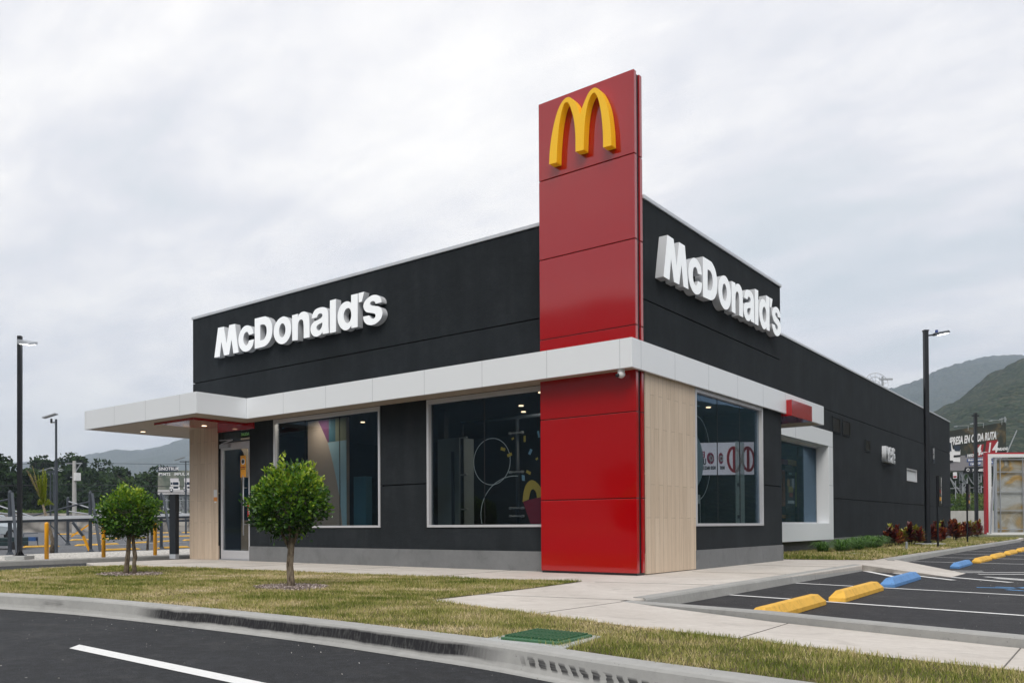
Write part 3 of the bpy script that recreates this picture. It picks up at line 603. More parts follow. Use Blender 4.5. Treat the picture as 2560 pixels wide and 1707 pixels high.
# louvres
def louvre(y0,y1,z0,z1):
    f=MB();x=-1.57;w=.045
    f.box(x,x+.03,y0,y1,z0,z0+w);f.box(x,x+.03,y0,y1,z1-w,z1);f.box(x,x+.03,y0,y0+w,z0+w,z1-w);f.box(x,x+.03,y1-w,y1,z0+w,z1-w)
    fo=f.build('vent_louvre',M['stucco'],B);s=MB();n=max(5,int((z1-z0)/.068))
    MB().box(x+.001,x+.004,y0+w,y1-w,z0+w,z1-w).build('backing',M['black'],fo)
    for k in range(n):
        z=z0+w+(k+.5)*(z1-z0-2*w)/n;s.obox((x+.018,(y0+y1)/2,z),(.030,y1-y0-2*w,.014),Matrix.Rotation(.35,3,'Y'))
    s.build('slat',pmat('dusty_slat',(.10,.088,.078),.7),fo)
louvre(16.42,17.33,3.74,4.27);louvre(17.58,18.53,3.74,4.27);louvre(20.5,21.2,3.40,3.84)
# ---------------------------------------------------------------- sign tower
PT=empty('sign_tower',(0,0,0),'tall glossy red panelled sign tower at the front corner of the restaurant','sign tower')
W_=1.811
zs_=[.03,1.222,2.588,3.952,5.312,6.662,8.0]
for z0,z1 in zip(zs_[:-1],zs_[1:]):
    MB().box(-W_,0,0,.085,z0+.006,z1-.006).build('front_panel',M['red'],PT,bevel=.008,seg=3)
    MB().box(-W_,0,.185,.27,z0+.006,z1-.006-(.012 if z1==8 else 0)).build('rear_panel',M['red'],PT,bevel=.008,seg=3)
MB().box(-W_+.02,-.025,.086,.184,.01,7.97).box(-W_+.01,-.01,.02,.25,0.0,.035).build('core',M['black'],PT)
ARCH=[(-1.497,6.831,0),(-1.474,7.112,1),(-1.411,7.423,1),(-1.318,7.681,1),(-1.21,7.815,1),(-1.103,7.835,1),(-0.998,7.738,1),(-0.929,7.61,1),(-0.893,7.488,0),(-0.836,7.611,1),(-0.743,7.766,1),(-0.663,7.825,1),(-0.601,7.824,1),(-0.523,7.759,1),(-0.44,7.604,1),(-0.375,7.407,1),(-0.334,7.12,1),(-0.319,6.813,0),(-0.469,6.822,0),(-0.472,7.073,1),(-0.498,7.366,1),(-0.541,7.587,1),(-0.59,7.712,1),(-0.63,7.754,1),(-0.692,7.715,1),(-0.756,7.576,1),(-0.804,7.321,1),(-0.83,6.887,0),(-0.981,6.897,0),(-0.984,7.195,1),(-1.012,7.445,1),(-1.069,7.644,1),(-1.113,7.739,1),(-1.145,7.764,1),(-1.198,7.746,1),(-1.253,7.61,1),(-1.303,7.37,1),(-1.335,7.073,1),(-1.349,6.821,0)]
me=shape_mesh([catmull(ARCH,6)],.15,'arches')
# outline was drawn in x,z: stand it up, front face at y=-0.158
me.transform(Matrix(((1,0,0,0),(0,0,-1,-.083),(0,1,0,0),(0,0,0,1))))
ao=link('arches_sign',me,M['yellowsign']);tag(ao,'yellow double arch emblem mounted high on the red sign tower','sign')
b=ao.modifiers.new('bev','BEVEL');b.width=.006;b.segments=2;b.limit_method='ANGLE';b.angle_limit=rad(50)
sc_=MB()
for x in (-1.40,-.895,-.385): sc_.tube([(x,-.08,6.80),(x,-.08,6.90)],.008,8)
GL={'M':[[(-11.375,4.903,0),(-11.22,5.603,0),(-10.988,5.596,0),(-10.88,5.177,0),(-10.774,5.601,0),(-10.547,5.597,0),(-10.41,4.904,0),(-10.611,4.905,0),(-10.686,5.248,0),(-10.78,4.902,0),(-10.982,4.903,0),(-11.091,5.253,0),(-11.155,4.897,0)]],'c':[[(-9.841,5.268,0),(-9.906,5.41,1),(-10.067,5.489,1),(-10.231,5.468,1),(-10.366,5.35,1),(-10.415,5.2,1),(-10.383,5.048,1),(-10.278,4.933,1),(-10.144,4.885,1),(-9.996,4.904,1),(-9.878,4.988,1),(-9.831,5.131,0),(-10.017,5.127,0),(-10.054,5.058,1),(-10.125,5.029,1),(-10.2,5.087,1),(-10.229,5.192,1),(-10.194,5.306,1),(-10.105,5.345,1),(-10.046,5.312,1),(-10.012,5.254,0)]],'D':[[(-9.796,5.601,0),(-9.486,5.599,0),(-9.387,5.586,1),(-9.26,5.513,1),(-9.177,5.389,1),(-9.157,5.244,1),(-9.192,5.089,1),(-9.291,4.979,1),(-9.418,4.921,1),(-9.518,4.91,0),(-9.799,4.905,0)],[(-9.594,5.424,0),(-9.501,5.428,0),(-9.43,5.405,1),(-9.374,5.339,1),(-9.36,5.247,1),(-9.382,5.161,1),(-9.439,5.089,1),(-9.503,5.069,0),(-9.596,5.066,0)]],'o':[[(-8.729,5.484,1),(-8.601,5.418,1),(-8.521,5.306,1),(-8.502,5.173,1),(-8.536,5.03,1),(-8.63,4.93,1),(-8.752,4.882,1),(-8.875,4.89,1),(-8.998,4.956,1),(-9.081,5.065,1),(-9.108,5.201,1),(-9.066,5.345,1),(-8.955,5.443,1),(-8.845,5.483,1)],[(-8.798,5.341,1),(-8.73,5.299,1),(-8.699,5.211,1),(-8.713,5.108,1),(-8.765,5.041,1),(-8.827,5.031,1),(-8.888,5.068,1),(-8.919,5.156,1),(-8.903,5.259,1),(-8.859,5.327,1)]],'n':[[(-8.463,4.903,0),(-8.467,5.467,0),(-8.282,5.471,0),(-8.266,5.389,0),(-8.222,5.452,1),(-8.147,5.485,1),(-8.045,5.482,1),(-7.951,5.431,1),(-7.904,5.348,1),(-7.889,5.203,0),(-7.886,4.901,0),(-8.082,4.903,0),(-8.08,5.188,0),(-8.1,5.289,1),(-8.154,5.329,1),(-8.223,5.317,1),(-8.264,5.252,1),(-8.275,5.155,0),(-8.277,4.894,0)]],'a':[[(-7.818,5.294,0),(-7.784,5.382,1),(-7.704,5.462,1),(-7.573,5.488,1),(-7.43,5.476,1),(-7.339,5.432,1),(-7.295,5.355,1),(-7.283,5.249,1),(-7.281,5.032,1),(-7.265,4.903,0),(-7.458,4.903,0),(-7.471,4.949,0),(-7.537,4.904,1),(-7.628,4.882,1),(-7.72,4.891,1),(-7.8,4.942,1),(-7.846,5.015,1),(-7.852,5.087,1),(-7.819,5.157,1),(-7.732,5.215,1),(-7.6,5.238,1),(-7.509,5.263,1),(-7.469,5.305,1),(-7.485,5.343,1),(-7.534,5.361,1),(-7.6,5.352,1),(-7.653,5.29,0)],[(-7.474,5.159,0),(-7.575,5.138,1),(-7.64,5.112,1),(-7.664,5.063,1),(-7.634,5.015,1),(-7.575,5.002,1),(-7.51,5.04,1),(-7.477,5.105,1)]],'l':[[(-7.23,5.583,0),(-7.045,5.587,0),(-7.047,4.895,0),(-7.233,4.894,0)]],'d':[[(-6.582,5.588,0),(-6.386,5.585,0),(-6.392,4.899,0),(-6.575,4.898,0),(-6.583,4.956,0),(-6.639,4.905,1),(-6.713,4.882,1),(-6.799,4.891,1),(-6.898,4.957,1),(-6.973,5.071,1),(-6.995,5.212,1),(-6.959,5.344,1),(-6.871,5.441,1),(-6.759,5.478,1),(-6.66,5.467,1),(-6.583,5.414,0)],[(-6.661,5.333,1),(-6.606,5.286,1),(-6.582,5.206,1),(-6.589,5.114,1),(-6.632,5.044,1),(-6.699,5.022,1),(-6.761,5.06,1),(-6.804,5.148,1),(-6.803,5.242,1),(-6.747,5.318,1)]],'apostrophe':[[(-6.362,5.587,0),(-6.197,5.589,0),(-6.267,5.398,0),(-6.357,5.397,0)]],'s':[[(-5.703,5.29,0),(-5.717,5.363,1),(-5.78,5.431,1),(-5.873,5.468,1),(-5.989,5.472,1),(-6.107,5.434,1),(-6.196,5.37,1),(-6.222,5.299,1),(-6.197,5.219,1),(-6.12,5.157,1),(-5.979,5.119,1),(-5.904,5.095,1),(-5.873,5.059,1),(-5.893,5.012,1),(-5.951,4.998,1),(-6.015,5.028,1),(-6.056,5.081,0),(-6.231,5.083,0),(-6.21,4.996,1),(-6.133,4.917,1),(-6.016,4.878,1),(-5.887,4.883,1),(-5.76,4.934,1),(-5.691,5.013,1),(-5.681,5.094,1),(-5.724,5.175,1),(-5.804,5.225,1),(-5.92,5.255,1),(-6.002,5.279,1),(-6.031,5.313,1),(-6.001,5.349,1),(-5.931,5.354,1),(-5.885,5.321,1),(-5.874,5.289,0)]]}
def facelit(me,fn):
    me.materials.clear();me.materials.append(M['whitesign']);me.materials.append(M['litface'])
    for p_ in me.polygons: p_.material_index=1 if p_.normal.dot(fn)>.9 else 0
def letters(root,Mw,m,fn,depth=.15):
    for k in ('M','c','D','o','n','a','l','d','apostrophe','s'):
        me=shape_mesh([catmull(L,6) for L in GL[k]],depth,k);me.transform(Mw);me.update();facelit(me,fn)
        nm='apostrophe' if k=='apostrophe' else 'letter_'+k.lower()
        o=link(nm,me,m,root);b=o.modifiers.new('bev','BEVEL');b.width=.005;b.segments=2;b.limit_method='ANGLE';b.angle_limit=rad(50)
s1=empty('wall_sign',(0,0,0),'long white letter sign reading McDonald\'s on the wide front wall, left of the red tower','sign','white letter signs on the walls')
letters(s1,Matrix(((1,0,0,0),(0,0,-1,.197),(0,1,0,0),(0,0,0,1))),M['whitesign'],Vector((0,-1,0)))
s2=empty('wall_sign',(0,0,0),'white letter sign reading McDonald\'s on the side wall, right of the red tower','sign','white letter signs on the walls')
letters(s2,Matrix(((0,0,1,.078),(1,0,0,.688+11.375),(0,1.03,0,4.815-4.885*1.03),(0,0,0,1))),M['whitesign'],Vector((1,0,0)))
# cafe sign on the drive side
s3=empty('cafe_sign',(0,0,0),'small white script sign on the drive side wall between vent and service window','sign')
me=text_mesh('McCafé',.88,.15,offset=.006,shear=.12,sx=.56,space=1.06);put(me,frame_m((-1.48,22.9,3.15),(0,1,.0),(0,0,1)),'lettering',M['whitesign'],s3)
# blade sign further along
bs=empty('blade_sign',(0,0,0),'narrow vertical lettered sign sticking out of the drive side wall behind the lamp post','sign')
MB().box(-1.56,-1.47,33.0,33.05,3.65,4.4).build('panel',M['greysteel'],bs);put(text_mesh('DRIVE THRU',.09,.01,offset=.002),frame_m((-1.545,32.99,4.35),(0,0,-1),(1,0,0)),'lettering',M['whitesign'],bs)
# security camera
sc=empty('security_camera',(-.15,-.22,3.2),'white dome security camera under the canopy corner by the red tower','camera');sc.location=(0,0,0)
MB().tube([(-.15,-.20,3.244),(-.15,-.20,3.195)],[.055,.058],20).build('mount',M['whiteplastic'],sc,smooth=False)
me=bpy.data.meshes.new('ball');bm=bmesh.new();bmesh.ops.create_uvsphere(bm,u_segments=24,v_segments=14,radius=.062,matrix=Matrix.Translation((-.15,-.20,3.155)));bm.to_mesh(me);bm.free();link('housing',me,M['whiteplastic'],sc,True)
MB().tube([(-.165,-.235,3.145),(-.195,-.275,3.125)],.028,14).build('lens',M['black'],sc,smooth=True)
# notice plates
npl=empty('door_notice',(0,0,0),'orange notice with a round white emblem stuck on the glass door above the handle','notice')
MB().box(-10.44,-10.24,.19,.196,1.97,2.475).build('plate',mat('orange_notice',(.85,.36,.02),.5)[0],npl)
def disc(c,r,n,axis='y',t_=.004,r0=0):
    L=[(c[0]+r*math.cos(a),c[1]+r*math.sin(a)) for a in [2*math.pi*k/n for k in range(n)]];Ls=[L]
    if r0:Ls.append([(c[0]+r0*math.cos(a),c[1]+r0*math.sin(a)) for a in [2*math.pi*k/n for k in range(n)]])
    return shape_mesh(Ls,t_,'disc')
def yface(me,y): me.transform(Matrix(((1,0,0,0),(0,0,-1,y),(0,1,0,0),(0,0,0,1))));return me
link('emblem',yface(disc((-10.34,2.335),.072,24),.187),M['whiteplastic'],npl);link('emblem_mark',yface(disc((-10.34,2.335),.05,20),.184),M['black'],npl)
put(text_mesh('PROHIBIDO',.036,.003,.001,align='CENTER'),frame_m((-10.34,.188,2.19),(1,0,0),(0,0,1)),'lettering',M['redmatte'],npl)
put(text_mesh('FUMAR Y VAPEAR',.020,.003,.0006,align='CENTER'),frame_m((-10.34,.188,2.155),(1,0,0),(0,0,1)),'lettering',M['black'],npl)
wp=empty('wall_notice',(0,0,0),'small white and orange notice on the wood pier left of the door','notice')
MB().box(-11.60,-11.47,.252,.258,1.53,1.71).build('plate',M['whiteplastic'],wp);MB().box(-11.60,-11.47,.252,.258,1.43,1.529).build('orange_band',mat('orange_band',(.75,.30,.06),.5)[0],wp);MB().box(-11.58,-11.5,.252,.258,1.39,1.428).build('foot_band',M['whiteplastic'],wp)
ex=empty('exit_sign',(0,0,0),'small green lettered exit sign behind the transom glass above the door','sign')
MB().box(-10.72,-10.36,.40,.43,2.93,3.10).build('case',M['black'],ex);put(text_mesh('SALIDA',.095,.004,.002,align='CENTER'),frame_m((-10.54,.396,2.98),(1,0,0),(0,0,1)),'lettering',led('green_exit_letters',(.35,.9,.08),.12),ex)
dt=empty('door_tag',(0,0,0),'narrow red vertical tag on the edge of the door glass','notice');MB().box(-10.30,-10.255,.285,.292,1.03,1.32).build('plate',mat('bright_red_tag',(.6,.01,.02),.4)[0],dt);put(text_mesh('JALE',.045,.002,.001),frame_m((-10.262,.283,1.24),(0,0,-1),(1,0,0)),'lettering',M['whiteplastic'],dt)
# satellite dish on the roof
ds=empty('roof_dish',(0,0,0),'small mesh dish antenna on the roof of the drive side','antenna')
c=Vector((-3.55,31.1,7.45));mb=MB();ax=Vector((.55,-.75,.35)).normalized();q_=ax.cross(Vector((0,0,1))).normalized();r_=q_.cross(ax)
for rr,dd in ((.52,0),(.35,-.07),(.18,-.11)): mb.tube([c+ax*dd+(q_*math.cos(a)+r_*math.sin(a))*rr for a in [k*math.pi/12 for k in range(25)]],.014,5,False)
for k in range(12):
    a=k*math.pi/6;mb.tube([c-ax*.12,c-ax*.09+(q_*math.cos(a)+r_*math.sin(a))*.28,c+(q_*math.cos(a)+r_*math.sin(a))*.52],.008,4,False)
mb.build('dish',M['lightsteel'],ds)
MB().tube([(-3.35,31.3,5.78),(-3.35,31.3,7.75)],.045,8).tube([(-3.35,31.3,7.3),c-ax*.12],.03,6).bar((-3.45,31.2,7.62),(-2.98,31.6,7.62),.08).bar((-3.3,31.3,7.05),(-3.05,31.55,7.05),.05).build('mast',M['lightsteel'],ds)
# ---------------------------------------------------------------- interior things seen through the glass
tealm=pmat('teal_wall_graphic',(.05,.16,.22),.7);bluem=pmat('pale_blue_graphic',(.42,.62,.72),.7);beige=pmat('beige_graphic',(.50,.40,.33),.7);purple=pmat('purple_graphic',(.16,.04,.13),.7);olive=pmat('olive_graphic',(.28,.30,.20),.7)
gw=empty('graphic_partition',(0,0,0),'curved beige and pale blue partition standing inside the left window','partition')
MB().box(-9.12,-7.80,1.115,1.2,.2,3.26).build('board',beige,gw)
def yshape(pts,y,name,m,root,dp=.006): return link(name,yface(shape_mesh([catmull(pts,5)],dp,name),y),m,root)
yshape([(-8.42,2.72,0),(-7.80,2.74,0),(-7.80,.35,0),(-7.87,.35,0),(-7.954,.947,1),(-8.04,1.5,1),(-8.159,1.957,1),(-8.3,2.4,1)],1.11,'blue_field',bluem,gw)
yshape([(-8.745,3.25,0),(-8.38,3.25,0),(-8.38,2.73,0),(-8.42,2.73,0),(-8.60,3.02,1)],1.11,'purple_field',purple,gw)
yshape([(-8.378,3.25,0),(-8.16,3.25,0),(-8.16,2.735,0),(-8.378,2.73,0)],1.11,'teal_field',tealm,gw)
yshape([(-8.158,3.25,0),(-7.80,3.25,0),(-7.80,2.745,0),(-8.158,2.74,0)],1.11,'olive_field',olive,gw)
tp=empty('teal_counter',(0,0,0),'teal low partition inside the left window','partition');MB().box(-7.78,-7.38,1.3,1.5,.1,1.92).build('panel',tealm,tp,bevel=.01)
tb=empty('dark_booth',(0,0,0),'dark upholstered booth back behind the left window','booth');MB().box(-7.5,-5.3,1.9,2.1,.1,1.50).build('back',M['blackmatte'],tb,bevel=.03);MB().box(-7.5,-5.3,1.3,1.9,.1,.55).build('seat',M['blackmatte'],tb,bevel=.03)
pc=empty('playroom_screen',(0,0,0),'grey tube framed glass playroom screen inside the window left of the red tower','screen')
fm=MB();fm.tube([(-4.84,1.6,.02),(-4.84,1.6,2.93),(-2.0,1.6,2.93)],.042,10);fm.tube([(-3.43,1.6,.02),(-3.43,1.6,2.93)],.038,10);fm.build('frame',M['greysteel'],pc,smooth=True)
fx=MB()
for z in (2.62,1.85,1.14,.98): 
    for x in (-3.43,): fx.tube([(x-.13,1.56,z),(x+.14,1.56,z)],.016,8).tube([(x-.14,1.52,z),(x-.14,1.58,z)],.026,10).tube([(x+.15,1.52,z),(x+.15,1.58,z)],.026,10)
for z in (2.62,1.85,1.14): fx.tube([(-4.84,1.56,z),(-4.70,1.56,z)],.014,8).tube([(-4.69,1.52,z),(-4.69,1.58,z)],.022,8)
fx.build('clamp',M['lightsteel'],pc)
wc=empty('white_column',(0,0,0),'pale square column inside the window left of the red tower','column');MB().box(-5.53,-4.93,1.62,2.1,.02,2.64).build('shaft',pmat('pale_column',(.30,.34,.34),.7),wc);MB().box(-5.14,-5.07,1.606,1.62,.3,2.35).build('slot',M['greysteel'],wc)
dk=empty('dark_column',(0,0,0),'slim black column inside the window left of the red tower','column');MB().box(-5.62,-5.46,1.75,1.9,.02,3.29).build('shaft',M['blackmatte'],dk)
# glass decals
whited=pmat('white_decal',(.70,.74,.76),.6)
def ring_y(cx,cz,rx,rz,w,y,a0=0,a1=2*math.pi,n=48):
    mb=MB();N=int(n*(a1-a0)/(2*math.pi))
    for k in range(N+1):
        a=a0+(a1-a0)*k/N
        for q in (1,-1): mb.v.append((cx+(rx+q*w)*math.cos(a),y,cz+(rz+q*w)*math.sin(a)))
    for k in range(N): mb.f.append((2*k,2*k+1,2*k+3,2*k+2))
    return mb
YD=.345
dc=empty('window_decals',(0,0,0),'white circle lines and coloured paper bits on the window beside the red tower','decal')
ring_y(-3.118,1.973,.42,.425,.006,YD).build('circle_line',whited,dc);ring_y(-2.62,1.00,.755,.69,.006,YD,1.45,3.38).build('circle_line',whited,dc)
ye=pmat('yellow_decal',(.62,.45,.08),.6);bl=pmat('blue_decal',(.25,.45,.6),.6)
def bit(x,z,w,h,a,m): 
    mb=MB();M3=Matrix.Rotation(a,3,'Y');mb.obox((x,YD,z),(w,.003,h),M3);mb.build('paper_bit',m,dc)
for x,z,w,h,a,m in ((-2.86,2.185,.10,.055,.3,ye),(-2.713,2.073,.10,.055,-.3,ye),(-2.379,2.339,.045,.11,0,ye),(-2.258,2.10,.05,.10,.5,bl),(-2.30,1.739,.10,.05,.5,ye),(-2.12,1.97,.05,.035,-.5,ye),(-2.64,2.36,.05,.035,-.4,ye),(-2.08,2.4,.04,.12,-.2,bl)): bit(x,z,w,h,a,m)
fy=pmat('fries_box_red',(.28,.02,.05),.6)
yshape([(-2.43,1.22,0),(-2.40,1.42,1),(-2.33,1.55,1),(-2.22,1.60,1),(-2.10,1.53,1),(-1.99,1.40,0),(-1.80,1.38,0),(-1.80,1.24,0),(-2.02,1.30,0),(-2.12,1.28,0),(-2.14,1.38,1),(-2.20,1.44,1),(-2.26,1.40,1),(-2.30,1.26,0)],YD,'arch_graphic',ye,dc)
yshape([(-2.42,1.22,0),(-1.80,1.36,0),(-1.80,.83,0),(-2.26,.83,0)],YD+.001,'box_graphic',fy,dc)
yshape([(-2.445,1.70,0),(-2.385,1.69,0),(-2.38,1.59,0),(-2.44,1.60,0)],YD,'straw_cap',bl,dc)
# side window decals
dd=empty('round_window_decal',(0,0,0),'pale round graphic with a thin ring inside the side window, partly behind the wood panel','decal')
XD=-.072
def xface(me,x): me.transform(Matrix(((0,0,1,x),(1,0,0,0),(0,1,0,0),(0,0,0,1))));return me
palet=pmat('pale_teal_decal',(.33,.42,.45),.6)
link('disc',xface(disc((2.24,1.94),.50,40),XD),palet,dd)
mb=ring_y(2.45,2.0,.62,.76,.006,0,-1.55,1.6);mb.v=[(XD,x,z) for x,_,z in mb.v];mb.build('ring_line',whited,dd)
kk=empty('ordering_kiosk',(0,0,0),'white printed counter front with black panels inside the side window','counter')
MB().box(-.35,-.30,2.25,3.12,.3,1.36).build('front',pmat('white_counter',(.55,.56,.55),.5),kk);MB().box(-.299,-.295,2.77,2.91,1.08,1.20).box(-.299,-.295,2.95,3.09,.5,1.19).box(-.299,-.295,2.25,2.40,.6,1.0).build('black_panel',M['blackmatte'],kk)
fr_=empty('glass_door_leaf',(0,0,0),'pale frosted glass leaf with black hinges inside the side window','glass door')
_lf,_lt,_lb=mat('frosted_glass_leaf',(.55,.66,.63),.3);_lb.inputs['Alpha'].default_value=.45
MB().box(-.262,-.25,4.78,5.25,.3,2.49).build('leaf',_lf,fr_);MB().box(-.249,-.235,4.85,4.97,1.57,1.64).box(-.249,-.235,4.85,4.97,.92,.99).build('hinge',M['black'],fr_)
mk_=empty('menu_screen',(0,0,0),'dark menu screen with food pictures behind the drive side window','menu screen')
MB().box(-2.06,-2.0,13.16,14.05,.75,2.50).build('case',M['black'],mk_);MB().box(-2.06,-2.0,12.98,13.14,1.32,2.38).build('side_band',pmat('brown_band',(.30,.10,.04),.6),mk_)
g_=lambda n,c:mat(n,tuple(q*.5 for q in c),.5,emit=c,es=.07)[0]
MB().box(-1.998,-1.99,13.24,13.98,1.30,2.40).build('display',mat('menu_black',(.01,.015,.018),.3)[0],mk_)
for i,(y0,y1,z0,z1,c_) in enumerate(((13.30,13.50,1.92,2.12,(.6,.4,.2)),(13.70,13.92,1.88,2.16,(.6,.65,.7)),(13.40,13.80,1.74,1.92,(.5,.45,.12)),(13.45,13.78,1.60,1.72,(.45,.12,.08)),(13.33,13.93,1.41,1.50,(.6,.7,.72)),(13.45,13.7,2.27,2.33,(.4,.6,.6)))): MB().box(-1.989,-1.985,y0,y1,z0,z1).build('menu_item',g_('menu_item_%d'%i,c_),mk_)
MB().box(-2.06,-2.0,12.92,13.42,2.56,2.70).build('red_board',pmat('red_board',(.25,.015,.03),.6),mk_);MB().box(-2.06,-2.0,13.44,14.2,2.56,2.72).build('yellow_board',pmat('yellow_board',(.5,.32,.08),.6),mk_);MB().box(-2.06,-2.0,14.07,14.19,1.32,2.36).build('green_post',pmat('green_post',(.20,.24,.04),.6),mk_)
MB().box(-2.06,-2.0,13.0,13.65,.97,1.07).build('low_board',pmat('low_board',(.4,.2,.05),.6),mk_)
fl=empty('flag_reflection',(0,0,0),'dark maroon flag shape set inside the glass door to imitate a reflection','flag')
yshape([(-12.15,.75,0),(-12.048,1.128,1),(-11.93,1.9,1),(-11.811,2.657,1),(-11.68,2.77,1),(-11.544,2.78,1),(-11.38,2.72,1),(-11.281,2.60,1),(-11.36,2.35,1),(-11.47,2.178,1),(-11.738,1.564,1),(-11.932,1.104,1),(-12.05,.75,0)],.9,'reflection_shape',pmat('maroon_reflection_tone',(.07,.004,.012),.7),fl)  # flat shape coloured as the maroon reflection in the door glass
db=empty('blue_door_board',(0,0,0),'dark blue printed board seen low inside the glass door','board')
MB().box(-12.1,-11.05,.98,1.02,.96,2.03).build('board',pmat('deep_blue_board',(.006,.05,.10),.7),db);MB().box(-11.78,-11.30,.96,.978,.97,1.42).build('violet_field',pmat('violet_field',(.05,.04,.08),.7),db)
# ceiling lamps inside
for i,(x,y,lb) in enumerate(((-2.6,1.2,'warm ceiling lamp nearest the red tower, top of the right front window'),(-4.4,3.2,'ceiling lamp seen small left in the right front window'),(-3.9,2.4,'ceiling lamp seen middle in the right front window'),(-8.4,2.2,'ceiling lamp in the left front window'),(-1.0,5.2,'bright ceiling lamp seen in the side window'))):
    o=MB().tube([(x,y,3.28),(x,y,3.299)],.05,16).build('ceiling_lamp',M['led']);tag(o,lb+', inside','ceiling lamp','ceiling lamps inside')

for i,(x,y) in enumerate(((-2.6,1.2),(-4.4,3.2),(-8.4,2.4),(-10.6,1.6),(-8.6,.72),(-1.0,4.6),(-6.4,4.5),(-3.0,6.0))):
    la=bpy.data.lights.new('interior_fill_light','AREA');la.shape='DISK';la.size=.18;la.energy=11 if y>.8 else 6;la.color=(1,.88,.72);lo=bpy.data.objects.new('interior_fill_light',la);col.objects.link(lo);lo.location=(x,y,3.26)  # area lights added to brighten the interior, several away from any ceiling lamp

bn=empty('reflected_banner_copy',(0,0,0),'glowing copy of a reflected pale banner with mirrored red rings and lettering, set inside the side window','banner')
bface=mat('banner_reflection_glow',(.5,.5,.55),.7,emit=(.66,.62,.70),es=.36)[0]  # added glowing board imitates the banner's reflection in the window glass
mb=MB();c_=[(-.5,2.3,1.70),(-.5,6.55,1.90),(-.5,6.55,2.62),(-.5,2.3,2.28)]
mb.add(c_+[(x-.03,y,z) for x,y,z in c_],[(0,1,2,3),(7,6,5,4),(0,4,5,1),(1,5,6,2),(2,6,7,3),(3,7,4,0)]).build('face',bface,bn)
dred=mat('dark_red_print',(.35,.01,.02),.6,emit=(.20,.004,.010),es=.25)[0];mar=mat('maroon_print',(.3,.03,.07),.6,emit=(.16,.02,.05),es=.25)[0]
def xneg(me,y,z,x=-.49,s=0.0): me.transform(frame_m((x,y,z),(0,-1,s),(0,0,1)));return me
def oval(rx,rz,n=40,x0=0): return [(x0+rx*math.cos(2*math.pi*k/n),rz*math.sin(2*math.pi*k/n)) for k in range(n)]
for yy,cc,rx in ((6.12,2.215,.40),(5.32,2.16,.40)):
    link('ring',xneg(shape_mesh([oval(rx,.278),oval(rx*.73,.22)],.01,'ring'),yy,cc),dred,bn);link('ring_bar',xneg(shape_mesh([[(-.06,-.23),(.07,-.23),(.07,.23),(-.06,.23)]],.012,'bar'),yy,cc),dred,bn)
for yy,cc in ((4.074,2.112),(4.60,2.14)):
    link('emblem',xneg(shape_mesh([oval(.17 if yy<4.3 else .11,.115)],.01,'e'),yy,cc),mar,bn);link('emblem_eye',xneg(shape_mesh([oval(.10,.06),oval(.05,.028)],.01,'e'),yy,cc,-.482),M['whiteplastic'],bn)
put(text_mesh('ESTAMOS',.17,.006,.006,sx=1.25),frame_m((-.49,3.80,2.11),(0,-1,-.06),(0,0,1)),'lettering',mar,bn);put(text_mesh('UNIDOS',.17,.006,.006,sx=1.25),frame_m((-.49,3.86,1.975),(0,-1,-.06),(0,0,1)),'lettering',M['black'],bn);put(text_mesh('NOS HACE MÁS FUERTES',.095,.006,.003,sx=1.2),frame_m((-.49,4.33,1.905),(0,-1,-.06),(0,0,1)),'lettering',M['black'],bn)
put(text_mesh('NOS',.095,.006,.003,sx=1.2),frame_m((-.49,4.79,1.93),(0,-1,-.06),(0,0,1)),'lettering',M['black'],bn)
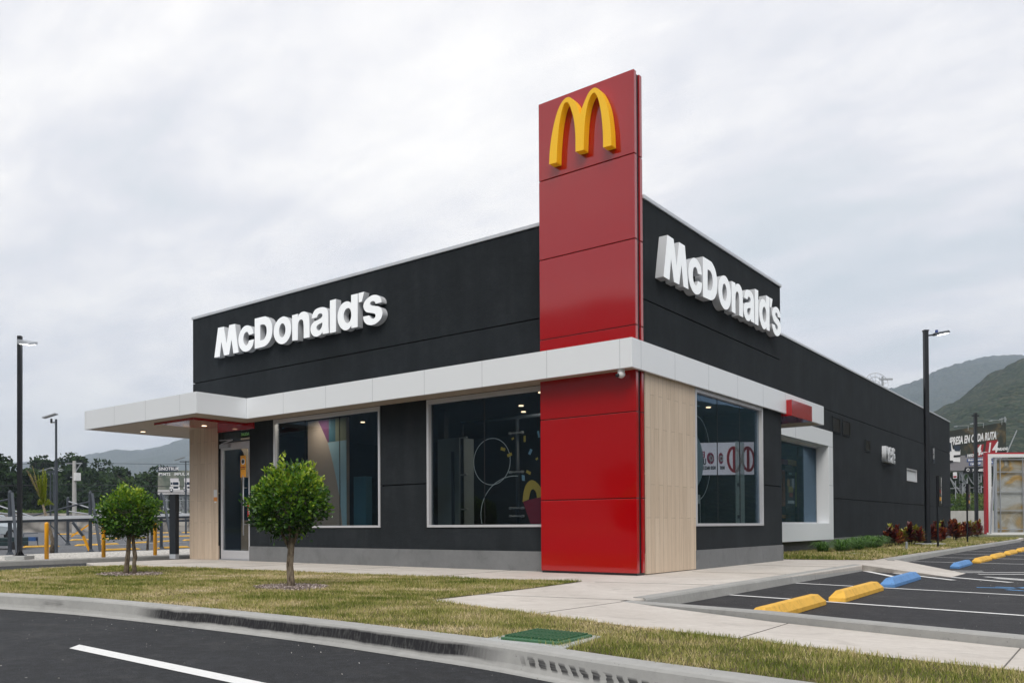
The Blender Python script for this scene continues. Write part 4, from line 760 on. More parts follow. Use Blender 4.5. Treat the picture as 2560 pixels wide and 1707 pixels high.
# ---------------------------------------------------------------- lawn grass (stuff)
def inpoly(P,poly):
    x,y=P[:,0],P[:,1];ins=np.zeros(len(P),bool);n=len(poly)
    for i in range(n):
        x1,y1=poly[i][:2];x2,y2=poly[(i+1)%n][:2]
        c=((y1>y)!=(y2>y))&(x<(x2-x1)*(y-y1)/((y2-y1)+1e-12)+x1);ins^=c
    return ins
def vnoise(P,s,seed=0):
    "cheap smooth noise on xy"
    r=np.random.default_rng(seed);out=np.zeros(len(P))
    for k in range(9):
        a=r.uniform(0,6.28);f_=s*r.uniform(.6,1.6);ph=r.uniform(0,6.28);out+=np.sin(P[:,0]*math.cos(a)*f_+P[:,1]*math.sin(a)*f_+ph+1.7*np.sin(P[:,1]*f_*.7+k))
    return out/9*1.9
def grass(name,poly,bounds,n,h0,h1,wd,excl,label):
    P=np.column_stack([R.uniform(bounds[0],bounds[1],n),R.uniform(bounds[2],bounds[3],n)])
    # denser near the camera
    d=np.hypot(P[:,0]-CAM[0],P[:,1]-CAM[1]);P=P[(R.uniform(size=n)<np.clip(9/d,0.25,1))];P=P[inpoly(P+np.column_stack([vnoise(P,22,31),vnoise(P,25,37)])*.022+R.normal(0,.012,P.shape),poly)]
    for cx,cy_,r_,r2_ in excl: 
        dd_=np.hypot((P[:,0]-cx)/r_,(P[:,1]-cy_)/r2_);P=P[dd_+R.normal(0,.12,len(P))>1]
    n=len(P);d=np.hypot(P[:,0]-CAM[0],P[:,1]-CAM[1])
    clump=vnoise(P,2.6,3)*.5+vnoise(P,9,5)*.5;dry=vnoise(P,1.3,8)*1.0+vnoise(P,5.0,9)*.95+vnoise(P,14,12)*.45+R.normal(0,.42,n)
    H=R.uniform(h0,h1*1.12,n)*(1+.6*clump)*(1-.25*(dry>.5));W=wd*R.uniform(.7,1.4,n)*np.clip(d/8,1,2.2)
    a=R.uniform(0,6.283,n);lean=R.uniform(.15,1.0,n)*np.where(dry>.6,1.5,1);L=np.column_stack([np.cos(a)*lean,np.sin(a)*lean,np.ones(n)]);L/=np.linalg.norm(L,axis=1,keepdims=True)
    U=L*(H/2)[:,None];side=np.column_stack([-np.sin(a),np.cos(a),np.zeros(n)]);rr=R.uniform(-1,1,(n,1));side=side+rr*np.column_stack([np.cos(a),np.sin(a),np.zeros(n)]);side/=np.linalg.norm(side,axis=1,keepdims=True)
    C=np.column_stack([P,np.full(n,.004)])+U;V=side*W[:,None]
    tint=np.clip(.52+.34*dry+R.normal(0,.12,n)-.05*clump,0,1)
    pts=np.stack([C-U-V*.9,C-U+V*.9,C+U*.2+V*.7+side*0,C+U*1.0,C+U*.2-V*.7],1)
    k=5;idx=np.array([0,1,2,3,4]);F=(np.arange(n)[:,None]*k+idx[None]);me=bpy.data.meshes.new(name);co=pts.reshape(-1,3)
    me.vertices.add(len(co));me.vertices.foreach_set('co',co.astype(np.float32).ravel());me.loops.add(F.size);me.loops.foreach_set('vertex_index',F.astype(np.int32).ravel());me.polygons.add(n)
    me.polygons.foreach_set('loop_start',np.arange(0,F.size,5,dtype=np.int32));me.polygons.foreach_set('loop_total',np.full(n,5,dtype=np.int32));me.update(calc_edges=True)
    at=me.attributes.new('tint','FLOAT','FACE');at.data.foreach_set('value',tint.astype(np.float32))
    o=link(name,me,M['grassblade']);tag(o,label,'grass',kind='stuff');return o
TR1=(-7.16,-4.43);TR2=(-2.48,-4.84)
grass('grass',lawnpoly,(-11,9.5,-8.4,-1.5),700000,.014,.046,.0020,[(TR1[0],TR1[1],.62,.50),(TR2[0],TR2[1],.52,.44),(2.93,-7.0,.32,.34)],'short patchy green and straw coloured lawn grass between the kerb and the pavement')
grass('bed_grass',BED,(-1.7,1.7,6.9,40),150000,.03,.085,.004,[(.1,22.3,.45,.45)],'mown greenish grass in the planting bed beside the parking bays')
# mulch rings with chips
for (x,y),rx,ry,lb in ((TR1,.60,.46,'wood chips round the foot of the double stemmed round tree'),(TR2,.50,.42,'wood chips round the foot of the large single stemmed round tree')):
    n=60;poly=[(x+rx*math.cos(a)*(1+.12*math.sin(3*a+x)),y+ry*math.sin(a)*(1+.1*math.cos(5*a))) for a in [2*math.pi*k/n for k in range(n)]]
    o=sheet('mulch',poly,.012,M['mulch']);N=2600;r_=np.sqrt(R.uniform(0,1.1,N));a=R.uniform(0,6.283,N)
    P=np.column_stack([x+rx*r_*np.cos(a),y+ry*r_*np.sin(a),R.uniform(.012,.035,N)])
    co=leafquads('mulch_chip',P,R.uniform(.006,.02,N),R.uniform(.004,.009,N),R.uniform(0,1,N),leaf('chip_%d'%int(-x),[(0,(.13,.10,.09)),(.5,(.36,.29,.26)),(1,(.66,.58,.54))],.2,0,.8),o,updown=0);tag(o,lb,'mulch',kind='stuff')
# ---------------------------------------------------------------- round topiary trees
def topiary(loc,name,label,cen,rad3,N,trunks,flat,group='round clipped trees in the lawn',lean=(0,0),sz=1,shoots=()):
    root=empty(name,(0,0,0),label,'tree',group)
    tm=MB()
    for pts,rr in trunks: tm.tube(pts,rr,12)
    tr=tm.build('trunk',M['bark'],root,smooth=True)
    d=rdir(N);sh=1+.10*np.sin(d[:,0]*5+1)*np.sin(d[:,2]*6)+.07*np.sin(d[:,1]*9+2)*np.cos(d[:,0]*8)+R.normal(0,.035,N)
    K=135;cd_=rdir(K);cr_=R.uniform(.60,.93,K);cr_*=1+.07*R.normal(size=K);ci=R.integers(0,K,N);off=rdir(N)*(R.uniform(0,1,(N,1))**.45)*.235*R.uniform(.7,1.25,K)[ci][:,None]
    d2=cd_[ci]*cr_[ci][:,None]+off;un=R.uniform(size=N)<.22;d2[un]=(d*(R.uniform(.3,.9,N)**.5)[:,None])[un];rr=np.linalg.norm(d2,axis=1);d=d2/rr[:,None];P=d2*np.array(rad3);low=P[:,2]<-flat*rad3[2];P[low,2]=-flat*rad3[2]+R.normal(0,.05,low.sum());
    P[:,0]+=lean[0]*P[:,2];P[:,1]+=lean[1]*P[:,2];P+=np.array(cen)
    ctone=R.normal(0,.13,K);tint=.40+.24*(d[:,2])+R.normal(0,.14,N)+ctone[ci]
    out=d.copy();out[:,2]*=.7
    P2=np.array([(bx_+R.normal(0,.022),by_+R.normal(0,.02),bz_+h_*k/n_) for bx_,by_,bz_,n_,h_ in shoots for k in range(n_)]).reshape(-1,3);m2=len(P2);P=np.vstack([P,P2]);tint=np.concatenate([tint,np.full(m2,.85)]);out=np.vstack([out,np.tile([0,0,1.],(m2,1))]);N+=m2
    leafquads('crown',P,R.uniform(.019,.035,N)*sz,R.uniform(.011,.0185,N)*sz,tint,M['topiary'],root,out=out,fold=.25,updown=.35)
    # twigs inside
    tw=MB()
    for k in range(46):
        e=rdir(1)[0]*np.array(rad3)*.8;e[2]=abs(e[2])*.9-.25*rad3[2];p0=Vector(trunks[k%len(trunks)][0][-1]);p1=Vector(cen)+Vector(e);tw.tube([p0,(p0+p1)/2+Vector((0,0,.03)),p1],[.009,.006,.003],5)
    tw.build('branch',M['darkbark'],root)
    return root
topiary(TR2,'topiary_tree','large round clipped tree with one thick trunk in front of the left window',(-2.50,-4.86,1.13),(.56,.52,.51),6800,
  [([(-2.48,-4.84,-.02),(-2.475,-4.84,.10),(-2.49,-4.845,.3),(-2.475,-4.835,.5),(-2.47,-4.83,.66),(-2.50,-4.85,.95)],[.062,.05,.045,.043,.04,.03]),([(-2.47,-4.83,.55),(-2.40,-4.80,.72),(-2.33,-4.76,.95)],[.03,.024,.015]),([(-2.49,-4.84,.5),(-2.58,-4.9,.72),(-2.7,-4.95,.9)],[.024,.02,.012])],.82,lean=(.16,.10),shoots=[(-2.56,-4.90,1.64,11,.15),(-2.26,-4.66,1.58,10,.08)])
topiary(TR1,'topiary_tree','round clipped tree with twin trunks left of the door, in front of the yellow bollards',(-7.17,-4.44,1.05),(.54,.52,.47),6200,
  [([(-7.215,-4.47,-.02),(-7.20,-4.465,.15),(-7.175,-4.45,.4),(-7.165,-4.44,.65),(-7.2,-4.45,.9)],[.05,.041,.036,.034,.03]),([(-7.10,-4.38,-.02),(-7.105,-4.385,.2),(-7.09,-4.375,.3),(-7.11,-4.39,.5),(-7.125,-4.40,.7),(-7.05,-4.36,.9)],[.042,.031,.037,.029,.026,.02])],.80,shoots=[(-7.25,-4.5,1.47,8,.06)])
# ---------------------------------------------------------------- drain cover, small ground fixtures
dg=empty('drain_cover',(0,0,0),'green slotted drain cover in a concrete collar beside the road kerb','drain cover')
q=[(2.60,-7.34),(2.64,-6.68),(3.20,-6.70),(3.30,-7.36)];MB().prism(q,-.05,.016).build('collar',M['blockc'],dg,bevel=.006)
g=[(2.735,-7.28),(2.70,-6.76),(3.176,-6.785),(3.203,-7.27)];MB().prism(g,.0,.034).build('plate',M['greencover'],dg,bevel=.006)
mb=MB()
for k in range(15):
    tt=(k+.6)/15.6
    for (u0,u1) in ((.07,.345),(.375,.64),(.67,.94)):
        pa=lambda u,v:((g[0][0]*(1-u)+g[1][0]*u)*(1-v)+(g[3][0]*(1-u)+g[2][0]*u)*v,(g[0][1]*(1-u)+g[1][1]*u)*(1-v)+(g[3][1]*(1-u)+g[2][1]*u)*v)
        a=pa(u0,tt);b_=pa(u1,tt);mb.bar((*a,.0405),(*b_,.0405),.011,.012)
mb.build('grip_rib',M['greencover'],dg)
st=empty('conduit_stub',(0,0,0),'grey pipe stub on a small concrete pad in the planting bed','pipe')
MB().tube([(.67,15.9,0),(.67,15.9,.25)],.033,14).build('pipe',M['lightsteel'],st,smooth=False);MB().box(.45,.89,15.7,16.1,-.02,.022).build('pad',M['blockc'],st,bevel=.01)
o=MB().box(-.15,.45,11.2,11.75,-.02,.03).build('handhole_cover',M['blockc'],bevel=.008);tag(o,'flat pale concrete hatch in the bed beside the strappy grass clumps','hatch')
# ---------------------------------------------------------------- lamps, bollards, totem (left)
def poleM(w,h): return MB().box(-w/2,w/2,-w/2,w/2,0,h)
l1=empty('street_lamp',(-16.19,-2.33,0),'tall black square lamp post with lit head on a concrete block, left edge','street lamp','black lamp posts',rz=.67)
MB().box(-.25,.25,-.25,.25,-.05,.098).build('footing',M['blockc'],l1,bevel=.01)
poleM(.098,5.6).build('pole',M['black'],l1,bevel=.006).location=(0,0,.1)
mb=MB()
for k in range(4):
    a=k*math.pi/2;c_,s_=math.cos(a),math.sin(a)
    mb.add([(c_*.05-s_*.006,s_*.05+c_*.006,.1),(c_*.13-s_*.006,s_*.13+c_*.006,.1),(c_*.05-s_*.006,s_*.05+c_*.006,.22),(c_*.05+s_*.006,s_*.05-c_*.006,.1),(c_*.13+s_*.006,s_*.13-c_*.006,.1),(c_*.05+s_*.006,s_*.05-c_*.006,.22)],[(0,1,2),(5,4,3),(0,3,4,1),(1,4,5,2),(2,5,3,0)])
mb.box(-.12,.12,-.12,.12,.098,.112).build('base_flange',M['black'],l1)
hd=MB();hd.add([(-.02,-.09,5.48),(.30,-.12,5.44),(.40,.10,5.50),(.02,.12,5.56),(-.02,-.09,5.60),(.30,-.10,5.50),(.40,.12,5.57),(.02,.12,5.63)],[(0,1,2,3)[::-1],(4,5,6,7),(0,1,5,4),(1,2,6,5),(2,3,7,6),(3,0,4,7)]).build('lamp_head',M['lightsteel'],l1)
MB().add([(.03,-.08,5.474),(.28,-.105,5.438),(.37,.09,5.492),(.05,.10,5.55)],[(0,3,2,1)]).build('lamp',M['ledwhite'],l1)
l1.location=(-16.19,-2.33,0)
l2=empty('street_lamp',(.10,22.31,0),'tall black lamp post beside the planted bed of the drive side, with lit head','street lamp','black lamp posts',rz=.67)
MB().box(-.42,.42,-.42,.42,-.05,.075).build('footing',M['blockc'],l2,bevel=.015)
o=poleM(.145,7.72).build('pole',M['black'],l2,bevel=.008);o.location=(0,0,.075)
MB().box(-.085,.085,-.085,.085,7.78,7.83).build('cap',M['black'],l2)
MB().tube([(.07,0,7.63),(.31,0,7.66)],.03,10).build('arm',M['black'],l2)
mb=MB();mb.add([(.30,-.09,7.62),(.84,-.13,7.72),(.84,.13,7.72),(.30,.09,7.62),(.30,-.07,7.72),(.80,-.11,7.80),(.80,.11,7.80),(.30,.07,7.72)],[(0,3,2,1),(4,5,6,7),(0,1,5,4),(1,2,6,5),(2,3,7,6),(3,0,4,7)]).build('lamp_head',M['greysteel'],l2,bevel=.01)
MB().add([(.46,-.095,7.642),(.80,-.115,7.705),(.80,.115,7.705),(.46,.095,7.642)],[(0,1,2,3)]).build('lamp',M['ledwhite'],l2)
MB().tube([(.40,0,7.72),(.40,0,7.83)],.05,12).build('photocell',pmat('blue_photocell',(.03,.06,.25),.4),l2)
mb=MB()
for a in range(4): mb.tube([(.11*math.cos(a*1.57+.78),.11*math.sin(a*1.57+.78),.07),(.11*math.cos(a*1.57+.78),.11*math.sin(a*1.57+.78),.16)],.014,6)
mb.box(-.15,.15,-.15,.15,.075,.09).build('base_flange',M['black'],l2)
# grey solar lamp
def solar(x,y,z0,h,label,panels=1,rz=.67,sc_=1.0,group='grey solar lamp posts behind'):
    r_=empty('solar_lamp',(x,y,z0),label,'street lamp',group,rz=rz)
    MB().tube([(0,0,0),(0,0,h*.685)],.052*sc_,12).tube([(0,0,h*.685),(0,0,h)],.034*sc_,12).build('pole',M['greysteel'],r_)
    for s_ in ((-1,) if panels==1 else (-1,1)):
        a=.30*s_
        mb=MB();mb.obox((s_*.19*sc_ if panels==1 else s_*.36*sc_,0,h+.06+ (.05 if panels==1 else .08)*sc_),((.44 if panels==1 else .62)*sc_,.22*sc_,.03),Matrix.Rotation(a if panels==1 else -a*-1,3,'Y'));mb.build('solar_panel',M['lightsteel'],r_)
    if panels==2: MB().bar((-.35*sc_,0,h-.06),(.35*sc_,0,h-.06),.07).build('lamp_head',M['greysteel'],r_)
    else: MB().bar((-.15,0,h-.12),(-.15,0,h+.02),.05).bar((-.15,0,h-.10),(0,0,h-.10),.03).build('bracket',M['black'],r_)
    return r_
solar(-20.83,.77,0,4.25,'grey round lamp post with one tilted solar panel rising from the gravel bed')
solar(-52.7,25.87,.25,5.75,'grey twin panel solar lamp in front of the truck billboard on the left',2,sc_=1.35)
solar(-62.57,19.96,.3,5.0,'twin panel solar lamp far behind, left of the grey gravel lamp post',2,sc_=1.35)
solar(-72,24.6,.45,5.6,'farthest twin panel solar lamp, seen just right of the grey gravel lamp post',2,sc_=1.35)
# bollards
for k,(x,y,lb) in enumerate(((-15.73,-1.87,'yellow steel bollard nearest the left lamp post'),(-15.47,-.50,'yellow bollard just left of the twin trunk tree'),(-15.93,1.27,'yellow bollard between the twin trunk tree and the dark totem'))):
    b0=MB();h=.95;pr=[(.052,-.02),(.052,h-.055)]+[(.052*math.cos(a),h-.055+.055*math.sin(a)) for a in (.3,.6,.9,1.2,1.45)]
    if k==0: bo_=b0.tube([(0,0,z) for _,z in pr],[q_[0] for q_ in pr],20).build('bollard',M['bollard'],smooth=True)
    else: bo_=bo_.copy();col.objects.link(bo_)
    bo_.location=(x,y,0);tag(bo_,lb,'bollard','yellow bollards along the gravel bed')
tt_=empty('drive_totem',(-13.13,.13,0),'dark square totem post with pale foot under the white canopy wing','totem',rz=.25)
MB().box(-.10,.10,-.065,.065,.115,1.64).build('body',pmat('dark_grey_totem',(.022,.027,.034),.45),tt_,bevel=.004);MB().box(-.099,.099,-.064,.064,0,.115).build('foot',M['cap'],tt_)
# gravel bed + kerb
GB=[(-15.45,-14),(-15.45,-3),(-15.47,0),(-15.2,2),(-15.2,40),(-23,40),(-21.5,6),(-20.85,4.4),(-20.85,.75),(-19.9,-1.4),(-19.5,-14)]
sheet('gravel_bed',GB,.0,M['gravel'],kind='structure')
sweep('drive_kerb',[(-15.30,-14),(-15.32,-3),(-15.30,0),(-15.12,2),(-15.1,40)],[(0,-.14),(.01,-.02),(.03,.01),(.15,.012),(.16,-.03)],M['kerbc'],side=1)
# ---------------------------------------------------------------- car park steelwork
cf=empty('carport_frame',(0,0,0),'grey steel post and beam frame with cross braces standing across the left car park','steel frame')
P=[(-22.0,-3.2),(-22.99,.28),(-23.72,3.36),(-24.9,6.9),(-25.9,10.5),(-27.2,14.5)];Q=[(-30.6,2.2),(-31.93,6.52),(-34.24,12.02),(-36.5,17.5)]
def post(x,y,h,z0): 
    MB().tube([(x,y,z0),(x,y,h-.09),(x,y,h-.03),(x,y,h)],[.062,.062,.045,.012],12).build('post',M['greysteel'],cf,smooth=False);MB().add([(x-.13,y-.1,z0),(x+.13,y-.1,z0),(x+.13,y+.1,z0),(x-.13,y+.1,z0),(x-.05,y-.04,z0+.14),(x+.05,y-.04,z0+.14),(x+.05,y+.04,z0+.14),(x-.05,y+.04,z0+.14)],[(0,3,2,1),(4,5,6,7),(0,1,5,4),(1,2,6,5),(2,3,7,6),(3,0,4,7)]).build('base_plate',M['greysteel'],cf)
hz=[1.98,2.05,2.13,2.20,2.28,2.36]
for (x,y),h in zip(P,hz): post(x,y,h,-.1)
for (x,y),h in zip(Q,(2.08,2.2,2.3,2.4)): post(x,y,h,0)
def zb_(y): return 1.06+.026*(y-.3)
white=M['whitepanel']
for (a,b_) in zip(P[:-1],P[1:]):
    za,zc=zb_(a[1]),zb_(b_[1])
    MB().bar((a[0]+.05,a[1],za+.055),(b_[0]+.05,b_[1],zc+.055),.06,.115).build('fascia_beam',white,cf);MB().bar((a[0]+.02,a[1],za-.045),(b_[0]+.02,b_[1],zc-.045),.09,.085).build('lower_beam',M['greysteel'],cf)
for (a,b_) in zip(Q[:-1],Q[1:]): MB().bar((a[0],a[1],1.12),(b_[0],b_[1],1.2),.10,.12).build('lower_beam',M['greysteel'],cf)
for i in (1,2,3):
    x,y=P[i];h=hz[i];MB().bar((x+.03,y+.05,h-.1),(x+.62*1.3+.74,y-.78*1.3+.59,-.1),.085,.085).build('raking_strut',M['greysteel'],cf)
for (x,y) in Q[:3]:
    MB().tube([(x,y,2.0),(x+3.6,y-1.6+2.4,1.15)],.03,6).build('brace_rod',M['lightsteel'],cf);MB().tube([(x,y,1.55),(x+3.0,y+1.6,1.1)],.03,6).build('brace_rod',M['lightsteel'],cf)
for (a,b_) in zip(P[1:3],Q[0:2]): MB().tube([(a[0],a[1],1.75),(b_[0]+2,b_[1]-3.2,1.1)],.032,6).build('brace_rod',M['greysteel'],cf)
for (x,y) in (P[2],):
    MB().bar((x-.45,y-.42,1.0),(x-.18,y-.17,.50),.085).build('strut',M['greysteel'],cf);MB().bar((x-.18,y-.17,.50),(x,y-.02,-.04),.085).build('strut',M['bollard'],cf)
for (x,y) in (Q[1],):
    MB().bar((x-.4,y-.7,1.05),(x+.1,y+.05,.0),.05).build('strut',M['greysteel'],cf);MB().bar((x+.5,y+.9,1.05),(x+.1,y+.1,.4),.07).build('strut',M['bollard'],cf)
# far wheel stops of the left car park
def lotz(x): return -.115+.0118*(-21-x)
rows=[((-24.2,3.71),(-26.1,11.5),3,'first'),((-29.6,3.2),(-31.0,8.2),2,'second'),((-30.3,6.7),(-36.0,16.2),4,'third'),((-39.0,9.8),(-45,21.5),5,'fourth'),((-56,17),(-58,36),7,'last')]
for (a,b_,n,nm) in rows:
    d_=Vector(b_)-Vector(a);L=d_.length
    for k in range(n):
        p=Vector(a)+d_*((k+.5)/n);wstop(p.x,p.y,'y','yellow wheel stop in the %s row beyond the gravel bed, number %d from the left'%(nm,k+1),math.atan2(d_.y,d_.x)-math.pi/2,lotz(p.x),1.7,'wheel stops in the left car park')
mb=MB();strip(mb,(-50.5,14),(-46.5,30),.25,0);mb.v=[(x,y,lotz(x)+.02) for x,y,z in mb.v];strip(mb,(-29.5,6),(-32.6,13),.10,0);mb.v=[(x,y,lotz(x)+.02) for x,y,z in mb.v];o=mb.build('car_park_marking',M['linew']);o['kind']='structure'
o=MB().add([(-72,5,.3),(-60,45,.2),(-58,60,.1),(-60,60,1.9),(-62,45,2.0),(-74,5,2.1),(-78,5,2.2),(-66,60,2.0)],[(0,1,4,5),(1,2,3,4),(5,4,3,7,6)]).build('stone_wall',M['rock']);tag(o,'low grey stone retaining wall along the back of the left car park','wall')
# ---------------------------------------------------------------- vehicles glimpsed at the left edge
def car(loc,rz,c,label,L=4.2,Wd=1.75,H=1.45,name='parked_car'):
    r_=empty(name,loc,label,'car',rz=rz);p=pmat('car_paint_'+name+str(int(loc[0])),c,.25,.2,coat=.5);hw=Wd/2
    S=[(-L/2,.35),(-L/2,.75),(-L/2+.15,.9),(-L*.28,.98),(-L*.16,H-.06),(-L*.05,H),(L*.25,H-.02),(L*.38,1.0),(L/2-.1,.92),(L/2,.7),(L/2,.35)]
    mb=MB();n=len(S);mb.v=[(x,-hw*(1 if z<1 else .82),z) for x,z in S]+[(x,hw*(1 if z<1 else .82),z) for x,z in S]
    mb.f=[tuple(range(n))[::-1],tuple(range(n,2*n))]+[(i,(i+1)%n,n+(i+1)%n,n+i) for i in range(n)];mb.build('body',p,r_,bevel=.05)
    gm=MB()
    for s_ in (-1,1): gm.add([(-L*.23,s_*hw*.93,1.02),(-L*.14,s_*hw*.86,H-.12),(L*.24,s_*hw*.86,H-.12),(L*.33,s_*hw*.93,1.02)],[(0,1,2,3)])
    gm.build('side_window',M['black'],r_)
    for sx in (-.31,.31):
        for sy in (-1,1):
            w_=MB().tube([(L*sx,sy*(hw-.12),.32),(L*sx,sy*(hw+.015),.32)],.32,20).build('wheel',M['blackmatte'],r_);MB().tube([(L*sx,sy*(hw+.01),.32),(L*sx,sy*(hw+.025),.32)],.2,16).build('rim',M['lightsteel'],w_)
    for sy in (-1,1): MB().obox((-L/2+.02,sy*hw*.7,.72),(.08,.3,.14)).build('headlight',M['whiteplastic'],r_)
    return r_
car((-41.3,6.3,.10),1.9,(.62,.68,.72),'pale car parked behind the steel frame at the far left edge',H=1.4)
pk=empty('utility_cart',(-28.9,2.1,-.05),'low dark open utility cart parked at the left edge behind the black lamp post','cart',rz=1.25)
MB().box(-1.6,1.2,-.6,.6,.16,.34).box(.6,1.2,-.6,.6,.34,.50).box(-1.6,.55,-.6,-.55,.34,.48).box(-1.6,.55,.55,.6,.34,.48).build('body',pmat('dark_green_grey_paint',(.02,.04,.045),.4),pk,bevel=.03)
for sx in (-1.1,.75):
    for sy in (-.6,.6): MB().tube([(sx,sy-.07,.17),(sx,sy+.07,.17)],.17,16).build('wheel',M['blackmatte'],pk)
sc2=empty('shopping_trolley',(-32.5,5.15,0),'small blue seated trolley left of the nearest yellow bollard, beyond the gravel','trolley',rz=.8)
MB().box(-.25,.25,-.16,.16,.22,.40).build('seat',pmat('blue_plastic',(.03,.09,.25),.4),sc2);MB().tube([(-.35,0,.0),(-.3,0,.55),(.3,0,.58)],.02,6).tube([(.3,0,.0),(.25,0,.4)],.02,6).build('frame',M['greysteel'],sc2)
mp=empty('marker_post',(-31.2,4.35,-.03),'short black and yellow striped marker post beyond the gravel bed','post')
for k in range(6): MB().box(-.04,.04,-.04,.04,k*.06,k*.06+.058).build('band',M['bollard'] if k%2 else M['black'],mp)

# grit lying on the asphalt (stuff)
N=520;x=R.uniform(-6,9,N);y=np.where(R.uniform(size=N)<.5,-7.45-R.exponential(.18,N),R.uniform(-11,-7.5,N));P=np.column_stack([x,y,np.full(N,ZR+.006)]);ok=(x>-3.2)&(x<5)
x2=R.uniform(2.2,9,N);P2=np.column_stack([x2,R.uniform(-3.5,20,N),np.full(N,ZB+.006)]);P=np.vstack([P[ok],P2]);n=len(P)
o=leafquads('grit',P,R.uniform(.002,.007,n),R.uniform(.002,.005,n),R.uniform(0,1,n),leaf('grit_stone',[(0,(.10,.10,.10)),(.7,(.35,.34,.32)),(1,(.7,.69,.66))],.2,0,.8),updown=0);tag(o,'pale grit and tiny stones scattered over the asphalt','grit',kind='stuff')
# ---------------------------------------------------------------- bed plants
def croton(x,y,s,label,bias):
    r_=empty('croton_plant',(x,y,0),label,'shrub','red leaved shrubs in the planting bed');s*=1.18;n=int(210*s)
    ns=5;st=MB();P=[];O=[];T_=[]
    for k in range(ns):
        a=R.uniform(0,6.28);rr=R.uniform(.03,.30)*s;tx,ty=rr*math.cos(a),rr*math.sin(a);h=R.uniform(.26,.55)*s
        st.tube([(tx*.3,ty*.3,0),(tx*.7,ty*.7,h*.5),(tx,ty,h)],[.012,.010,.007],6);tone=np.clip(R.normal(bias+.05,.27),0,1)
        m_=n//ns
        for j in range(m_):
            u=j/m_;b=R.uniform(0,6.28);z=h*(.30+.75*u);el=.25+.9*u
            d=np.array([math.cos(b)*math.cos(el),math.sin(b)*math.cos(el),math.sin(el)]);P.append(np.array([tx,ty,z])+d*.075*s);O.append(d);T_.append(tone+R.normal(0,.16)+(.15 if u>.85 else 0))
    P=np.array(P);O=np.array(O);n=len(P);U=O/np.linalg.norm(O,axis=1,keepdims=True);A=np.cross(U,np.array([0,0,1.])+rdir(n)*.25);V=A/np.linalg.norm(A,axis=1,keepdims=True)
    st.build('stem',M['darkbark'],r_)
    quads('foliage',P,U*R.uniform(.085,.135,(n,1))*s,V*R.uniform(.030,.046,(n,1))*s,np.array(T_),M['croton'],r_,fold=.3);return r_
CP=[(-.36,18.6,.95,.45,'nearest, left end of the row'),(-.35,19.9,1.0,.62,'with yellow tip leaves, second in the row'),(-.25,21.0,1.15,.5,'tall orange topped one just left of the lamp post'),(-.5,21.9,1.0,.4,'right behind the lamp post'),(-.35,24.6,1.05,.5,'just right of the lamp post'),(-.2,26.1,1.0,.45,'behind the first menu post'),(-.45,28.3,1.15,.3,'dark one between the two menu posts'),(-.3,30.6,1.25,.22,'tallest dark topped one'),(-.5,33.0,1.1,.45,'at the second menu post'),(-.6,36.0,1.15,.4,'beyond the second menu post'),(-.75,39.3,1.2,.55,'orange tipped one near the far end'),(-.9,42.3,1.2,.6,'farthest, right end of the row')]
for x,y,s,b,lb in CP: croton(x,y,s,'dark red leaved shrub, '+lb,b)
def clump(x,y,s,label):
    r_=empty('strappy_plant',(x,y,0),label,'plant','green strappy plants in the planting bed');n=260
    a=R.uniform(0,6.28,n);r0=R.uniform(0,.12,n)*s;P=np.column_stack([r0*np.cos(a),r0*np.sin(a),np.zeros(n)]);segs=[]
    h=R.uniform(.12,.34,n)*s;ln=R.uniform(.05,.30,n)*s;w=.0075*s
    co=[];F=[];T_=[]
    for i in range(n):
        d=np.array([math.cos(a[i]),math.sin(a[i]),0]);s_=np.array([-d[1],d[0],0])*w;p0=P[i];p1=p0+d*ln[i]*.35+np.array([0,0,h[i]*.75]);p2=p0+d*ln[i]+np.array([0,0,h[i]]);p3=p0+d*ln[i]*1.7+np.array([0,0,h[i]*.72]);b=len(co)
        co+=[p0-s_,p0+s_,p1-s_,p1+s_,p2-s_*.8,p2+s_*.8,p3,p3+s_*.1];F+=[(b,b+1,b+3,b+2),(b+2,b+3,b+5,b+4),(b+4,b+5,b+7,b+6)];T_+=[R.uniform(0,1)]*3
    me=bpy.data.meshes.new('blades');me.from_pydata([tuple(c) for c in co],[],F);at=me.attributes.new('tint','FLOAT','FACE');at.data.foreach_set('value',np.array(T_,np.float32));link('foliage',me,M['strapleaf'],r_)
for i,(x,y,s) in enumerate(((-.55,11.7,1.0),(-.35,12.7,1.1),(-.5,13.6,1.1),(-.3,14.4,1.15),(-.55,15.2,1.2),(-.35,16.1,1.25),(-.5,17.0,1.3),(-.6,17.8,1.2))):
    clump(x,y,s,'dark green strappy plant, %s from the near end of the bed'%['first','second','third','fourth','fifth','sixth','seventh','eighth'][i])
def mpost(x,y,label,h=2.33):
    r_=empty('menu_post',(x,y,0),label,'sign post','slim black drive through sign posts');MB().tube([(0,0,-.05),(0,0,h)],.032,10).build('post',M['black'],r_)
    MB().box(.03,.05,-.02,.46,1.36,h).build('panel',M['black'],r_);c=[(.6,.6,.6),(.7,.7,.7),(.45,.03,.02),(.5,.2,.03),(.7,.6,.3),(.6,.6,.6)]
    put(text_mesh('DRIVE THRU 24 H',.105,.004,.003),frame_m((.053,.34,h-.05),(0,0,-1),(0,1,0)),'lettering',M['whiteplastic'],r_)
    MB().box(.051,.055,.10,.30,h-.55,h-.45).build('red_mark',M['redmatte'],r_);MB().box(.051,.055,.08,.32,h-.80,h-.68).build('orange_mark',M['bollard'],r_)
mpost(1.02,18.8,'slim black sign post with narrow lettered board, nearer the camera, right of the lamp post')
mpost(.65,27.3,'slim black sign post with narrow lettered board, farther along the bed',2.40)
